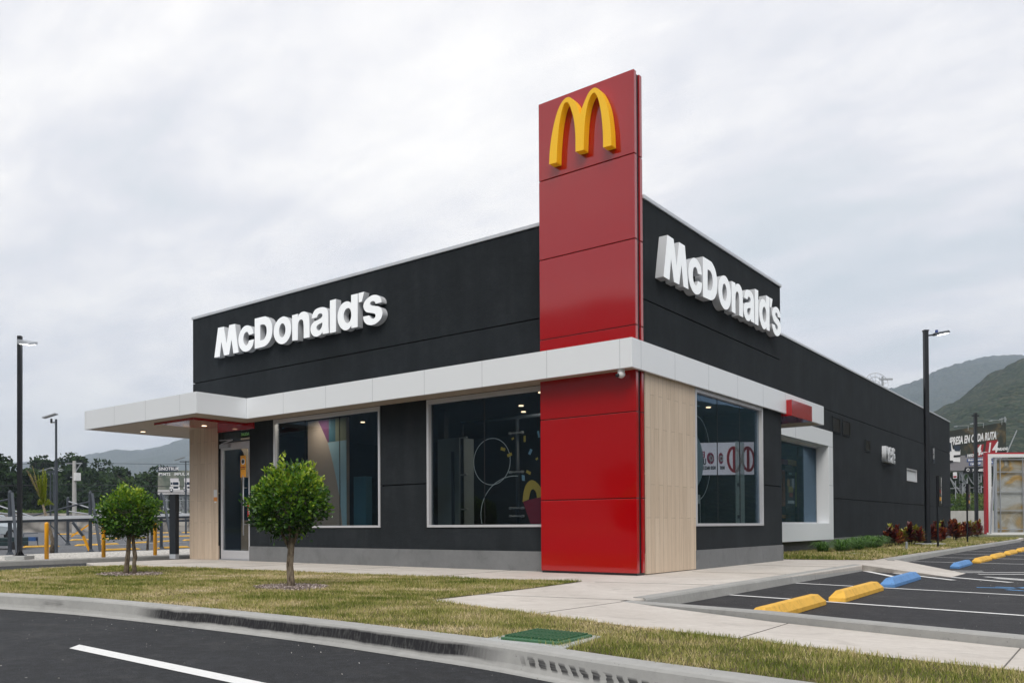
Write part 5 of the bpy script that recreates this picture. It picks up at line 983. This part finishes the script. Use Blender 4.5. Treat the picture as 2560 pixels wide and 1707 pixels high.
# ---------------------------------------------------------------- palm and sapling
pl=empty('palm_tree',(-23.87,2.06,-.09),'young palm with upright yellow green and dry fronds behind the first bollard','palm','')
MB().tube([(0,0,0),(.02,.02,.4),(-.10,-.08,1.0),(-.26,-.20,1.7)],[.085,.07,.05,.04],10).build('trunk',M['bark'],pl,smooth=True)
co=[];F=[];T_=[]
def frond(base,dirv,L,w,droop,tone,leaves=34):
    base=np.array(base);d=np.array(dirv)/np.linalg.norm(dirv);pts=[base+d*L*t_+np.array([0,0,-droop*L*t_*t_]) for t_ in np.linspace(0,1,9)]
    sd_=np.cross(d,[.3,.5,.8]);sd_/=np.linalg.norm(sd_)
    for k in range(8):
        b=len(co);a_=.010*(1-k/9);co.extend([pts[k]-sd_*a_,pts[k]+sd_*a_,pts[k+1]+sd_*a_,pts[k+1]-sd_*a_]);F.append((b,b+1,b+2,b+3));T_.append(tone)
    for k in range(leaves):
        u=.2+.8*k/leaves;i=min(7,int(u*8));p=pts[i]+(pts[i+1]-pts[i])*(u*8-i)
        for s_ in (-1,1):
            ld=sd_*s_*R.uniform(.5,.8)+d*.8+R.normal(0,.14,3);ld/=np.linalg.norm(ld);l=w*(1.1-.7*u)*R.uniform(.8,1.2);sx_=np.cross(ld,d);sx_/=np.linalg.norm(sx_)+1e-9;q_=p+ld*l+np.array([0,0,-.12*l]);b=len(co);co.extend([p-sx_*.007,p+sx_*.007,p+ld*l*.6+sx_*.008,q_]);F.append((b,b+1,b+2,b+3));T_.append(tone+R.normal(0,.12))
hx=np.array([.783,.622,0])
for k in range(13):
    a=R.normal(-.04,.10);frond((-.24,-.18,1.55),hx*a+np.array([0,0,1.])+R.normal(0,.05,3),R.uniform(1.0,1.5),.30,R.uniform(.0,.12),R.uniform(.3,.85),56)
for k in range(6): frond((-.24,-.18,1.6),hx*R.uniform(.25,.6)*(1 if k%2 else -.6)+np.array([0,0,.7]),R.uniform(.4,.7),.24,.7,R.uniform(.3,.7),20)
for k in range(7): frond((-.26,-.2,1.75),-hx*R.uniform(.28,.5)+np.array([0,0,1.]),R.uniform(1.0,1.5),.18,-.02,R.uniform(.92,1.0),20)
me=bpy.data.meshes.new('fronds');me.from_pydata([tuple(c) for c in co],[],F);at=me.attributes.new('tint','FLOAT','FACE');at.data.foreach_set('value',np.clip(np.array(T_),0,1).astype(np.float32));link('fronds',me,M['palmleaf'],pl)
if 'group' in pl: del pl['group']
sp=empty('sapling',(-23.67,5.57,-.09),'thin tied sapling trunk with drooping reddish fronds between the twin trunk tree and totem','tree')
MB().tube([(0,0,0),(.03,.02,.9),(-.05,-.04,1.55)],[.05,.035,.02],8).build('trunk',M['bark'],sp,smooth=True)
co=[];F=[];T_=[]
for k in range(11): frond((-.05,-.04,1.45+.05*k/3),rdir(1)[0]*.8+np.array([0,0,.7]),R.uniform(.5,.95),.2,.35,R.uniform(.75,1.),16)
me=bpy.data.meshes.new('fronds');me.from_pydata([tuple(c) for c in co],[],F);at=me.attributes.new('tint','FLOAT','FACE');at.data.foreach_set('value',np.clip(np.array(T_),0,1).astype(np.float32));link('fronds',me,M['palmleaf'],sp)
# ---------------------------------------------------------------- background trees
def crown_mesh(name,W,H,nb,per,ls,seed,openness=.0,zc=.58):
    r=np.random.default_rng(seed);P=[];T=[]
    for k in range(nb):
        d=r.normal(size=3);d/=np.linalg.norm(d);q_=r.uniform(.25,.88)**.6;c=np.array([d[0]*W/2*q_,d[1]*W/2*q_,H*zc+d[2]*H*(1-zc)*.92*q_]);rs=W*r.uniform(.10,.19)
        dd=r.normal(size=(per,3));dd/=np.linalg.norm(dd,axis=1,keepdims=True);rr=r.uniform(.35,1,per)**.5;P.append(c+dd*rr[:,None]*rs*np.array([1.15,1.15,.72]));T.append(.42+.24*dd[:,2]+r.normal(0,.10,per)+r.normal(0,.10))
    P=np.concatenate(P);T=np.concatenate(T);n=len(P);U=r.normal(size=(n,3));U/=np.linalg.norm(U,axis=1,keepdims=True);A=r.normal(size=(n,3));V=np.cross(U,A);V/=np.linalg.norm(V,axis=1,keepdims=True)
    L=r.uniform(.5,1.1,(n,1))*ls
    return quads(name,P,U*L,V*L*.55,T,M['treeleaf'])
def tree(loc,proto,s,rz,label,group,sz=None):
    root=empty('background_tree',loc,label,'tree',group,rz=rz);root.scale=(s,s,sz or s)
    for src in proto:
        c=src.copy();col.objects.link(c);c.parent=root
    return root
def proto(W,H,nb,per,ls,seed,th,zc=.58):
    cr=crown_mesh('crown',W,H,nb,per,ls,seed,zc=zc);mb=MB();mb.tube([(0,0,-.5),(.1,0,H*.25),(0,.1,H*.5),(.1,0,H*.8)],[th,th*.8,th*.55,th*.2],8);r=random.Random(seed)
    for k in range(6):
        a=r.uniform(0,6.28);mb.tube([(0,0,H*(.22+.06*k)),(W*.18*math.cos(a),W*.18*math.sin(a),H*(.38+.07*k)),(W*.34*math.cos(a),W*.34*math.sin(a),H*(.5+.07*k))],[th*.45,th*.3,th*.12],6)
    return [cr,mb.build('trunk',M['darkbark'],smooth=True)]
PRa=proto(11,10,30,150,.34,1,.3,.5);PRb=proto(9,11,26,150,.33,2,.28,.55);PRc=proto(12,9,30,150,.34,3,.3,.5);PRu=proto(9,12,14,110,.33,4,.25,.78)
def away(x,y,D=130,s0=75.08): k=D/s0;return (CAM[0]+(x-CAM[0])*k,CAM[1]+(y-CAM[1])*k)
ordn=['first','second','third','fourth','fifth','sixth','seventh','eighth','ninth','tenth','eleventh','twelfth','thirteenth','fourteenth','fifteenth']
BT=[(-75.5,19.2,92,9.2,'a'),(-73.0,21.0,95,9.6,'b'),(-70.9,22.7,135,12.0,'u'),(-70.0,23.4,128,8.8,'c'),(-68.9,24.3,118,9.2,'a'),(-68.0,25.0,135,12.4,'u'),(-67.3,25.6,122,10.0,'b'),(-66.4,26.2,128,9.7,'c'),(-65.4,27.0,130,10.0,'a'),(-64.6,27.7,130,10.6,'b'),(-63.6,28.5,128,9.7,'c'),(-62.6,29.3,130,9.3,'b'),(-61.7,30.0,130,10.1,'a'),(-60.6,31.0,130,9.6,'c'),(-59.4,32.0,130,9.4,'b')]
used=set();PR={'a':(PRa,10),'b':(PRb,11),'c':(PRc,9),'u':(PRu,12)}
for i,(x,y,D,H,k) in enumerate(BT):
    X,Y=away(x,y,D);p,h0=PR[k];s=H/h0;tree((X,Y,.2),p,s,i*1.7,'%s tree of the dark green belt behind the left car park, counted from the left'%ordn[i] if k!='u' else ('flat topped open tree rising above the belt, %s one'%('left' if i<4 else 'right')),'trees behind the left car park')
# understory belt (nobody could count it)
N=26000;x=R.uniform(0,1,N);A0=np.array(away(-78,17,104));A1=np.array(away(-57,34,124));P2=A0+(A1-A0)*x[:,None]+R.normal(0,3,(N,2));top=4.8+1.2*np.sin(x*23)+.8*np.sin(x*61);P=np.column_stack([P2,.3+R.uniform(0,1,N)**.8*top])
o=leafquads('shrub_belt',P,R.uniform(.25,.5,N),R.uniform(.15,.3,N),.22+.2*R.uniform(size=N),M['treeleaf'],updown=.1);tag(o,'dense dark undergrowth filling the foot of the tree belt on the left','undergrowth',kind='stuff')
N=14000;x=R.uniform(0,1,N);P2=np.array([-76,8.])+(np.array([-58,50.])-np.array([-76,8.]))*x[:,None]+R.normal(0,1.2,(N,2))+np.array([-5,-1.5]);P=np.column_stack([P2,R.uniform(1.7,2.35,N)])
o=leafquads('verge_grass',P,R.uniform(.12,.28,N),R.uniform(.03,.08,N),.3+.5*R.uniform(size=N),M['bank'],updown=.8);tag(o,'rough green verge above the stone wall at the back of the left car park','grass',kind='stuff')
# utility pole and wires
up_=empty('utility_pole',(-63.4,22.3,.4),'concrete utility pole with crossarms and transformer box before the tree belt','utility pole')
MB().tube([(0,0,0),(0,0,5.95)],[.20,.14],10).build('pole',M['wallfar'],up_);MB().bar((-.5,-.4,5.75),(.5,.4,5.75),.10).bar((-.25,-.2,4.6),(.25,.2,4.6),.08).bar((.05,.04,5.0),(.42,.34,5.72),.06).build('crossarm',M['lightsteel'],up_)
MB().box(.1,.5,-.1,.3,4.3,4.95).build('transformer',M['whiteplastic'],up_)
def wire(p,q_,sag,r=.018,label='',n=14):
    p=Vector(p);q_=Vector(q_);pts=[p.lerp(q_,k/n)-Vector((0,0,sag*4*(k/n)*(1-k/n))) for k in range(n+1)]
    return tag(MB().tube(pts,r,4).build('overhead_wire',M['black']),label,'wire','overhead wires')
wire((-63.4,22.3,6.2),(-83,-8,6.0),.4,.016,'thin overhead wire from the utility pole top to the left');wire((-63.2,22.5,6.2),(-45,52,7.6),.4,.016,'thin overhead wire from the utility pole top to the right')
wire((-63.4,22.3,4.4),(-83,-8,4.3),.3,.028,'lower thicker wire from the utility pole to the left');wire((-63.4,22.3,4.4),(-45,52,4.9),.3,.028,'lower thicker wire from the utility pole to the right');wire((-63.4,22.3,3.9),(-45,52,4.3),.3,.028,'lowest wire from the utility pole running right past the billboard')
# ---------------------------------------------------------------- billboards
def lattice(mb,x,y,z0,z1,w,d=None,n=6,r=.04):
    d=d or w
    for a in (-w,w):
        for b in (-d,d): mb.bar((x+a,y+b,z0),(x+a,y+b,z1),r*2)
    for k in range(n):
        za=z0+(z1-z0)*k/n;zc=z0+(z1-z0)*(k+1)/n;s_=1 if k%2 else -1
        for b in (-d,d): mb.bar((x-w*s_,y+b,za),(x+w*s_,y+b,zc),r*1.3);mb.bar((x-w,y+b,zc),(x+w,y+b,zc),r*1.3)
        mb.bar((x-w,y-d*s_,za),(x-w,y+d*s_,zc),r*1.3)
def noisepic(name,stops,sc=.8):
    m,t_,b=mat(name,(.2,.2,.2),.7);v=t_.obj();n=t_.noise(v,sc,5,.6,.5);t_.l.new(t_.ramp(n,stops),b.inputs['Base Color']);return m
bbl=empty('billboard',(-68.44,32.89,0),'truck advertising billboard on lattice legs, between the totem and wood pier on the left','billboard');bbl.rotation_euler=(0,0,math.atan2(2.01,2.53))
def PB(x0,x1,z0,z1,y,m,name,root,sk=0):
    mb=MB();n=4;mb.add([(x0,y,z0),(x1,y,z0),(x1+sk,y,z1),(x0+sk,y,z1),(x0,y-.02,z0),(x1,y-.02,z0),(x1+sk,y-.02,z1),(x0+sk,y-.02,z1)],[(0,1,2,3)[::-1],(4,5,6,7),(0,1,5,4),(1,2,6,5),(2,3,7,6),(3,0,4,7)]);return mb.build(name,m,root)
PB(0,6.0,3.97,6.28,.1,noisepic('billboard_field_photo',[(.3,(.05,.08,.06)),(.5,(.15,.17,.14)),(.7,(.30,.28,.24))]),'face',bbl)
navy=pmat('navy_print',(.012,.025,.05),.5);lgr=pmat('pale_road_print',(.50,.49,.50),.6);wht=pmat('white_print',(.75,.75,.77),.6)
PB(0,1.85,6.20,6.68,.06,navy,'header_band',bbl);PB(1.75,1.95,6.22,6.5,.061,navy,'header_band',bbl,-.1)
put(text_mesh('SINOTRUK',.44,.01,.008,sx=.92),frame_m((.10,.03,6.30),(1,0,0),(0,0,1)),'lettering',wht,bbl)
put(text_mesh('MTS',.38,.01,.008),frame_m((.52,.07,5.80),(1,0,0),(0,0,1)),'lettering',wht,bbl)
PB(.10,.46,5.78,6.06,.075,wht,'badge',bbl);PB(.17,.39,5.82,5.95,.05,navy,'badge_mark',bbl,.03)
put(text_mesh('IMPULSA TU EMPRESA',.38,.01,.006,shear=.25),frame_m((1.55,.07,5.82),(1,0,0),(0,0,1)),'lettering',wht,bbl)
PB(0,6,3.97,4.42,.075,lgr,'road_print',bbl)
def truckprint(x,root,s=1.0,z=4.3,y=.05):
    PB(x,x+1.05*s,z+.45*s,z+1.15*s,y,wht,'cab_print',root);PB(x-.1*s,x+1.1*s,z+.1*s,z+.5*s,y-.001,wht,'bumper_print',root);PB(x+.28*s,x+.95*s,z+.72*s,z+1.05*s,y-.025,navy,'windscreen_print',root);PB(x+.04*s,x+.22*s,z+.75*s,z+1.02*s,y-.025,navy,'side_glass_print',root);PB(x+.35*s,x+.9*s,z+.3*s,z+.48*s,y-.026,navy,'grille_print',root);PB(x-.05*s,x+.95*s,z+1.15*s,z+1.5*s,y+.01,pmat('cargo_print%d'%int(x*10),(.6,.58,.62),.6),'cargo_print',root)
    mb=MB().tube([(x+.1*s,y-.04,z+.12*s),(x+.1*s,y-.01,z+.12*s)],.2*s,16);mb.build('wheel_print',navy,root)
    MB().tube([(x+.1*s,y-.05,z+.12*s),(x+.1*s,y-.03,z+.12*s)],.11*s,14).build('wheel_rim_print',wht,root)
truckprint(1.25,bbl,.82);truckprint(2.6,bbl,.82)
mb=MB()
for x in (.6,1.3,2.2,2.9,4.4,5.4): lattice(mb,x,.5,.3,3.95,.16,.16,7,.028)
mb.bar((0,.45,3.9),(6,.45,3.9),.1);mb.bar((0,.3,3.4),(6,.3,3.4),.05);mb.build('leg_frame',M['lightsteel'],bbl)
# right billboard, runs away to the left behind the restaurant
bo_=(-12.45,106.5);e_=Vector((-6.741+12.376,110.999-106.528));L=e_.length
bbr=empty('billboard',(-12.41,106.5,0),'wide truck advertising billboard on lattice legs beyond the right end of the restaurant','billboard');bbr.rotation_euler=(0,0,math.atan2(e_.y,e_.x))
z0l,z0r,z1l,z1r=7.28,7.60,12.22,13.33
def bz(u,v,): # u metres along face, v 0..1 bottom to top
    k=u/7.2;return (7.28+.13*k)*(1-v)+(12.2+1.12*k)*v
def quadp(u0,u1,v0,v1,y,m,name,sk=0.0):
    mb=MB();c=[(u0,v0),(u1,v0),(u1+sk,v1),(u0+sk,v1)];vs=[(u,y,bz(u,v)) for u,v in c]+[(u,y-.03,bz(u,v)) for u,v in c];mb.add(vs,[(3,2,1,0),(4,5,6,7),(0,1,5,4),(1,2,6,5),(2,3,7,6),(3,0,4,7)]);return mb.build(name,m,bbr)
quadp(-7,7.2,0,1,.3,noisepic('mountain_print',[(.3,(.010,.014,.011)),(.5,(.024,.028,.018)),(.58,(.09,.065,.025)),(.7,(.14,.18,.21))],.45),'face')
quadp(-7,7.2,-.0,.36,.26,pmat('road_print_grey',(.22,.21,.23),.6),'road_print')
slope=math.atan2(1.0,7.2)*.95
def ftext(body,size,u,v,m,shear=.2,sx=.75,off=.02,y=.18,sl=.13):
    put(text_mesh(body,size,.02,off,shear=shear,sx=sx),frame_m((u,y,bz(u,v)),(1,0,sl),(0,0,1)),'lettering',m,bbr)
ftext('TU EMPRESA EN CADA RUTA',1.30,-1.35,.64,wht,.22,.43,.05)
quadp(3.0,4.15,.30,.58,.24,M['redmatte'],'red_tab',.25);quadp(4.45,5.85,.31,.64,.24,M['redmatte'],'red_tab',.3)
ftext('4',1.85,3.25,.33,wht,.2,.8,.025,.17);ftext('14',2.05,4.62,.34,wht,.2,.72,.03,.17)
quadp(2.1,6.7,.31,.38,.25,navy,'caption_band');ftext('DESDE',.42,2.25,.32,wht,.2,.8,.02,.16,.08);ftext('HASTA',.42,3.85,.35,wht,.2,.72,.02,.16,.08);ftext('TONELADAS',.46,5.72,.41,wht,.2,.6,.02,.16,.08)
blu=pmat('blue_print',(.02,.07,.28),.5)
for u0,u1,v0,v1,tx in ((2.25,4.1,.20,.27,'Motor Cummins'),(4.6,6.55,.225,.295,'Chasis reforzado'),(2.5,3.95,.11,.18,'Caja 8 TGB'),(4.45,6.4,.13,.20,'Caja de carga')):
    quadp(u0,u1,v0,v1,.22,blu,'blue_label',.05);ftext(tx,.34,u0+.12,v0+.018,wht,.15,.80,.012,.15,.07)
quadp(1.75,7.2,-.07,.08,.23,M['black'],'contact_band',.3);ftext('7098-6052',.42,2.9,-.03,wht,0,.8,.02,.15,.03);
MB().tube([(2.35,.14,bz(2.35,.01)),(2.35,.16,bz(2.35,.01))],.2,16).build('phone_emblem',wht,bbr);MB().tube([(2.35,.12,bz(2.35,.01)),(2.35,.135,bz(2.35,.01))],.12,12).build('phone_emblem_core',M['black'],bbr)
# truck picture
def pp(pts,m,y,name): mb=MB();n=len(pts);mb.v=[(u,y,z) for u,z in pts]+[(u,y-.03,z) for u,z in pts];mb.f=[tuple(range(n)),tuple(range(n,2*n))]+[(i,(i+1)%n,n+(i+1)%n,n+i) for i in range(n)];return mb.build(name,m,bbr)
pp([(-2,8.6),(1.4,8.35),(1.45,9.9),(.5,9.95),(.35,10.9),(-2,11.1)],wht,.2,'truck_print');pp([(-.6,9.75),(.33,9.7),(.28,10.75),(-.6,10.8)],navy,.16,'windscreen_print');pp([(.75,9.75),(1.35,9.7),(1.4,9.9),(1.4,10.4),(.6,10.4)],navy,.15,'screen_print');pp([(.6,8.95),(1.42,9.0),(1.42,9.25),(.6,9.2)],M['black'],.15,'grille_print');pp([(-2,8.1),(.5,8.3),(.5,8.55),(-2,8.7)],M['black'],.15,'tyre_print')
mb=MB();lattice(mb,2.15,.8,4.2,7.2,.28,.28,4,.07);lattice(mb,3.9,.8,4.2,7.3,.28,.28,4,.07);lattice(mb,-3,.8,4.2,7.2,.28,.28,4,.07);mb.bar((-6,.6,7.1),(7.2,.6,7.35),.16);mb.bar((.1,.8,6.9),(2.0,.8,4.3),.12);mb.bar((2.4,.8,7.2),(3.7,.8,5.0),.12);mb.bar((4.3,.8,7.2),(6.2,.8,4.3),.12);mb.bar((0,.8,5.1),(6.6,.8,5.3),.09);mb.bar((1.5,.8,4.3),(.4,.8,6.5),.08)
mb.bar((7.25,.5,4.5),(7.25,.5,14.0),.10);mb.bar((7.4,1.4,8.2),(9.3,1.4,12.4),.10);mb.bar((7.4,1.4,10.0),(8.9,1.4,7.4),.08)
mb.build('leg_frame',M['lightsteel'],bbr)
mb=MB()
for u,w_ in ((.3,2.2),(2.3,2.1),(4.6,2.1),(5.9,1.3)): z=bz(u,1)+.35;mb.bar((u,-.9,z+.15),(u+w_,.2,z+.28),.06);mb.bar((u+w_,.2,z+.28),(u+w_,.3,z-.3),.06);mb.obox((u-.05,-.95,z+.05),(.35,.2,.1))
mb.build('lamp_arm',M['lightsteel'],bbr)
bk=empty('black_hoarding',(-4.9,112.4,0),'plain black panel on steel legs at the right edge, beyond the cage booth','hoarding');bk.rotation_euler=(0,0,.67);MB().box(0,5,0,.3,8.6,13.5).build('panel',M['black'],bk);mb=MB();lattice(mb,2.2,.5,4,8.6,.3,.3,4,.07);mb.build('leg_frame',M['lightsteel'],bk)
# ---------------------------------------------------------------- right background ground features
mb=MB().add([(-22,90,-.3),(-6,103,-.3),(12,117,-.3),(-22,90,2.2),(-6,103,2.22),(12,117,2.25),(-22.3,90.4,2.2),(-6.3,103.4,2.22),(11.7,117.4,2.25)],[(0,1,4,3),(1,2,5,4),(3,4,7,6),(4,5,8,7)]);o=mb.build('retaining_wall',M['wallfar']);tag(o,'low pale concrete wall at the foot of the green bank, right background','wall')
o=MB().add([(-30,84,2.1),(16,121,2.2),(-34,89,4.1),(12,126,4.3),(-60,120,4.3),(0,170,4.6)],[(0,1,3,2),(2,3,5,4)]).build('bank',M['lawnsoil']);o['kind']='structure'
N=22000;u=R.uniform(0,1,N);v=R.uniform(0,1,N)**1.2;P=np.column_stack([-30+46*u-4*v,84+37*u+5*v,2.1+2.1*v+R.uniform(-.05,.35,N)])
o=leafquads('bank_weeds',P,R.uniform(.10,.28,N),R.uniform(.05,.12,N),.25+.55*R.uniform(size=N)+.2*np.sin(u*40),M['bank'],updown=.7);tag(o,'bright green weeds covering the bank under the right billboard','weeds',kind='stuff')
N=14000;u=R.uniform(0,1,N);P=np.column_stack([-34+50*u+R.normal(0,2,N),97+37*u+R.normal(0,2,N),4.2+R.uniform(0,1,N)*(2.0+.8*np.sin(u*19)+.5*np.sin(u*47))])
o=leafquads('scrub',P,R.uniform(.25,.5,N),R.uniform(.15,.3,N),.35+.4*R.uniform(size=N),M['treeleaf'],updown=.1);tag(o,'dark leafy scrub standing behind the legs of the right billboard','scrub',kind='stuff')
o=MB().box(-6.2,-5.4,82,82.5,-.1,.75).build('service_box',M['wallfar']);tag(o,'small pale utility cabinet before the concrete wall, beside the far black post','cabinet')
car((-12.5,100.85,1.65),.67,(.05,.06,.09),'dark car roof showing above the pale concrete wall at the right end of the restaurant',name='dark_car')
rs=empty('red_notice',(-11.9,104.2,0),'small white sign with red print between restaurant corner and billboard legs','sign');MB().box(.2,.62,0,.06,6.2,6.95).build('board',wht,rs);MB().box(.24,.58,-.02,-.003,6.3,6.5).build('red_band',M['redmatte'],rs);MB().box(.4,.5,0,.06,2,5.9).build('post',M['lightsteel'],rs)
p2=empty('street_lamp',(-4.85,70.95,0),'bare black post with short crossbar standing before the right billboard','street lamp','black lamp posts',rz=.67);MB().box(-.11,.11,-.11,.11,-.3,10.17).build('pole',M['black'],p2);MB().box(-.30,.30,-.05,.05,9.86,9.98).build('crossbar',M['black'],p2)
# cage booth
cg=empty('cage_booth',(-1.3,48.55,.1),'red and white framed wire cage booth with crumpled golden plastic sheet, right edge','booth');cg.rotation_euler=(0,0,math.atan2(.622,.783)+.04)
H_=5.05
MB().box(-.03,.10,0,.25,0,H_).box(.10,7.0,0,.25,H_-.10,H_).box(6.9,7.03,0,.25,0,H_-.1).build('red_frame',pmat('red_booth_frame',(.42,.02,.03),.4),cg)
MB().box(.10,.30,-.02,.2,.0,H_-.10).box(.30,6.9,-.02,.2,H_-.30,H_-.10).box(-.02,6.9,-.05,.25,-.05,.10).build('white_frame',M['whiteplastic'],cg)
mb=MB();mb.bar((.62,.1,.1),(.62,.1,H_-.32),.14);mb.bar((.02,-.3,.05),(.55,.0,H_-.4),.07)
for x in (.9,2.35,3.6,4.9,6.1): mb.bar((x,.05,.1),(x,.05,H_-.3),.045)
for z in (.30,1.45,2.62,3.85,4.62): mb.bar((.5,.08,z),(6.9,.08,z),.05)
mb.build('grid_bar',M['lightsteel'],cg)
m,t_,b=mat('crumpled_golden_sheet',(.5,.5,.45),.22,.15);v=t_.obj();n=t_.noise(v,.55,3,.5,1.2);t_.l.new(t_.ramp(n,[(.38,(.42,.43,.42)),(.47,(.33,.29,.21)),(.53,(.42,.27,.09)),(.59,(.20,.17,.11)),(.68,(.46,.46,.44))]),b.inputs['Base Color']);t_.l.new(t_.bump(t_.noise(v,.9,3,.6,.8),.6,.15),b.inputs['Normal'])
MB().box(.70,6.85,.20,.22,.1,H_-.35).build('plastic_sheet',m,cg)
# ---------------------------------------------------------------- hills
def ridge(name,crest,W,m,seed,amp,rows=46,sub=5):
    P=[]
    for i in range(len(crest)-1):
        for k in range(sub): t_=k/sub;P.append(tuple(crest[i][j]*(1-t_)+crest[i+1][j]*t_ for j in range(3)))
    P.append(crest[-1]);mb=MB();n=len(P)
    for i,(x,y,h) in enumerate(P):
        d=Vector((x-CAM[0],y-CAM[1]));D=d.length;d/=D
        for r_ in range(rows):
            s=r_/(rows-1)*1.35;q_=D-W+W*s;X,Y=CAM[0]+d.x*q_,CAM[1]+d.y*q_
            base=(math.sin(min(s,1)*math.pi/2)**1.25) if s<=1 else 1-(s-1)*1.2
            nz=noise.fractal(Vector((X/amp/6,Y/amp/6,seed)),1.0,2.1,6);z=h*base+nz*amp*(.25+.75*min(1,s))*(0.22 if abs(s-1)<.12 else 1)*min(1,s*3)
            z+=noise.noise(Vector((X/6,Y/6,seed)))*amp*.10
            mb.v.append((X,Y,z-.6))
    for i in range(n-1):
        for r_ in range(rows-1): a=i*rows+r_;mb.f.append((a,a+rows,a+rows+1,a+1))
    o=mb.build(name,m,smooth=True);o['kind']='structure';return o
F2=lambda L,k,hs=.962:[(CAM[0]+(x-CAM[0])*k,CAM[1]+(y-CAM[1])*k,.8+(h*hs-.8)*k) for x,y,h in L]
ridge('hill',F2([(-1750,250,30),(-1650,380,62),(-1560,480,84),(-1490,560,97),(-1451,600,101),(-1400,640,101),(-1349,681,109),(-1342,687,112),(-1320,705,119),(-1298,722,122),(-1262,750,131),(-1219,784,144),(-1150,840,158),(-1000,960,160),(-850,1080,120),(-650,1200,80),(-500,1300,60)],2,.985),1400,M['hillfar'],1.3,28,60,9)
ridge('hill',F2([(-480,980,60),(-330,1050,120),(-260,1080,152),(-229,1097,162),(-210,1112,166),(-194,1125,173),(-184,1134,181),(-172,1143,186),(-160,1152,190),(-150,1160,191),(-136,1171,196),(-123,1181,198),(-103,1197,199),(-40,1230,206),(60,1250,214),(200,1230,200),(380,1180,180)],2),1200,M['hillfar'],4.1,28,60,9)
ridge('hill',F2([(-120,330,8),(-95,345,22),(-75,358,35),(-57,370,45),(-48,378,51.5),(-37,386,57),(-30,392,60.5),(0,400,68),(40,400,66),(80,390,56),(110,385,52),(132,375,51),(155,358,54),(200,320,66),(260,260,78),(330,170,90),(370,60,90),(380,-60,80)],1.8),430,M['hillnear'],7.7,13,70,9)
ridge('hill',F2([(390,-180,80),(320,-260,92),(200,-320,84),(90,-345,90),(0,-350,80),(-80,-350,86),(-160,-340,98),(-260,-290,88),(-380,-200,100),(-480,-80,105)],4),900,M['hillfar'],9.9,20,24,4)
for i,(x,y,s) in enumerate(((-62,-62,1.0),(-40,-75,1.1),(-12,-80,.9),(-85,-45,1.2))): tree((x,y,-.2),[PRa,PRb,PRc,PRb][i],s*.75,i*2.,'tree across the road that only shows mirrored in the front windows, %s from the left'%ordn[i],'trees across the road')
# haze
hz_=MB().box(-3800,3800,-3800,3800,-1.3,450).build('haze',None);hm=bpy.data.materials.new('haze_air');hm.use_nodes=True;hn=hm.node_tree;hn.nodes.remove(hn.nodes['Principled BSDF']);pv=hn.nodes.new('ShaderNodeVolumePrincipled');pv.inputs['Color'].default_value=(.74,.84,1.0,1);pv.inputs['Density'].default_value=.00032;pv.inputs['Anisotropy'].default_value=.2
hn.links.new(pv.outputs[0],hn.nodes['Material Output'].inputs['Volume']);hz_.data.materials.append(hm);hz_['kind']='stuff'
tag(hz_,'thin pale haze filling the air over the whole place','haze')
# the prototypes used only as sources are removed
for o in PRa+PRb+PRc+PRu: bpy.data.objects.remove(o)
for o in list(bpy.data.objects):
    if o.type=='EMPTY' and o.get('group')=='' : del o['group']
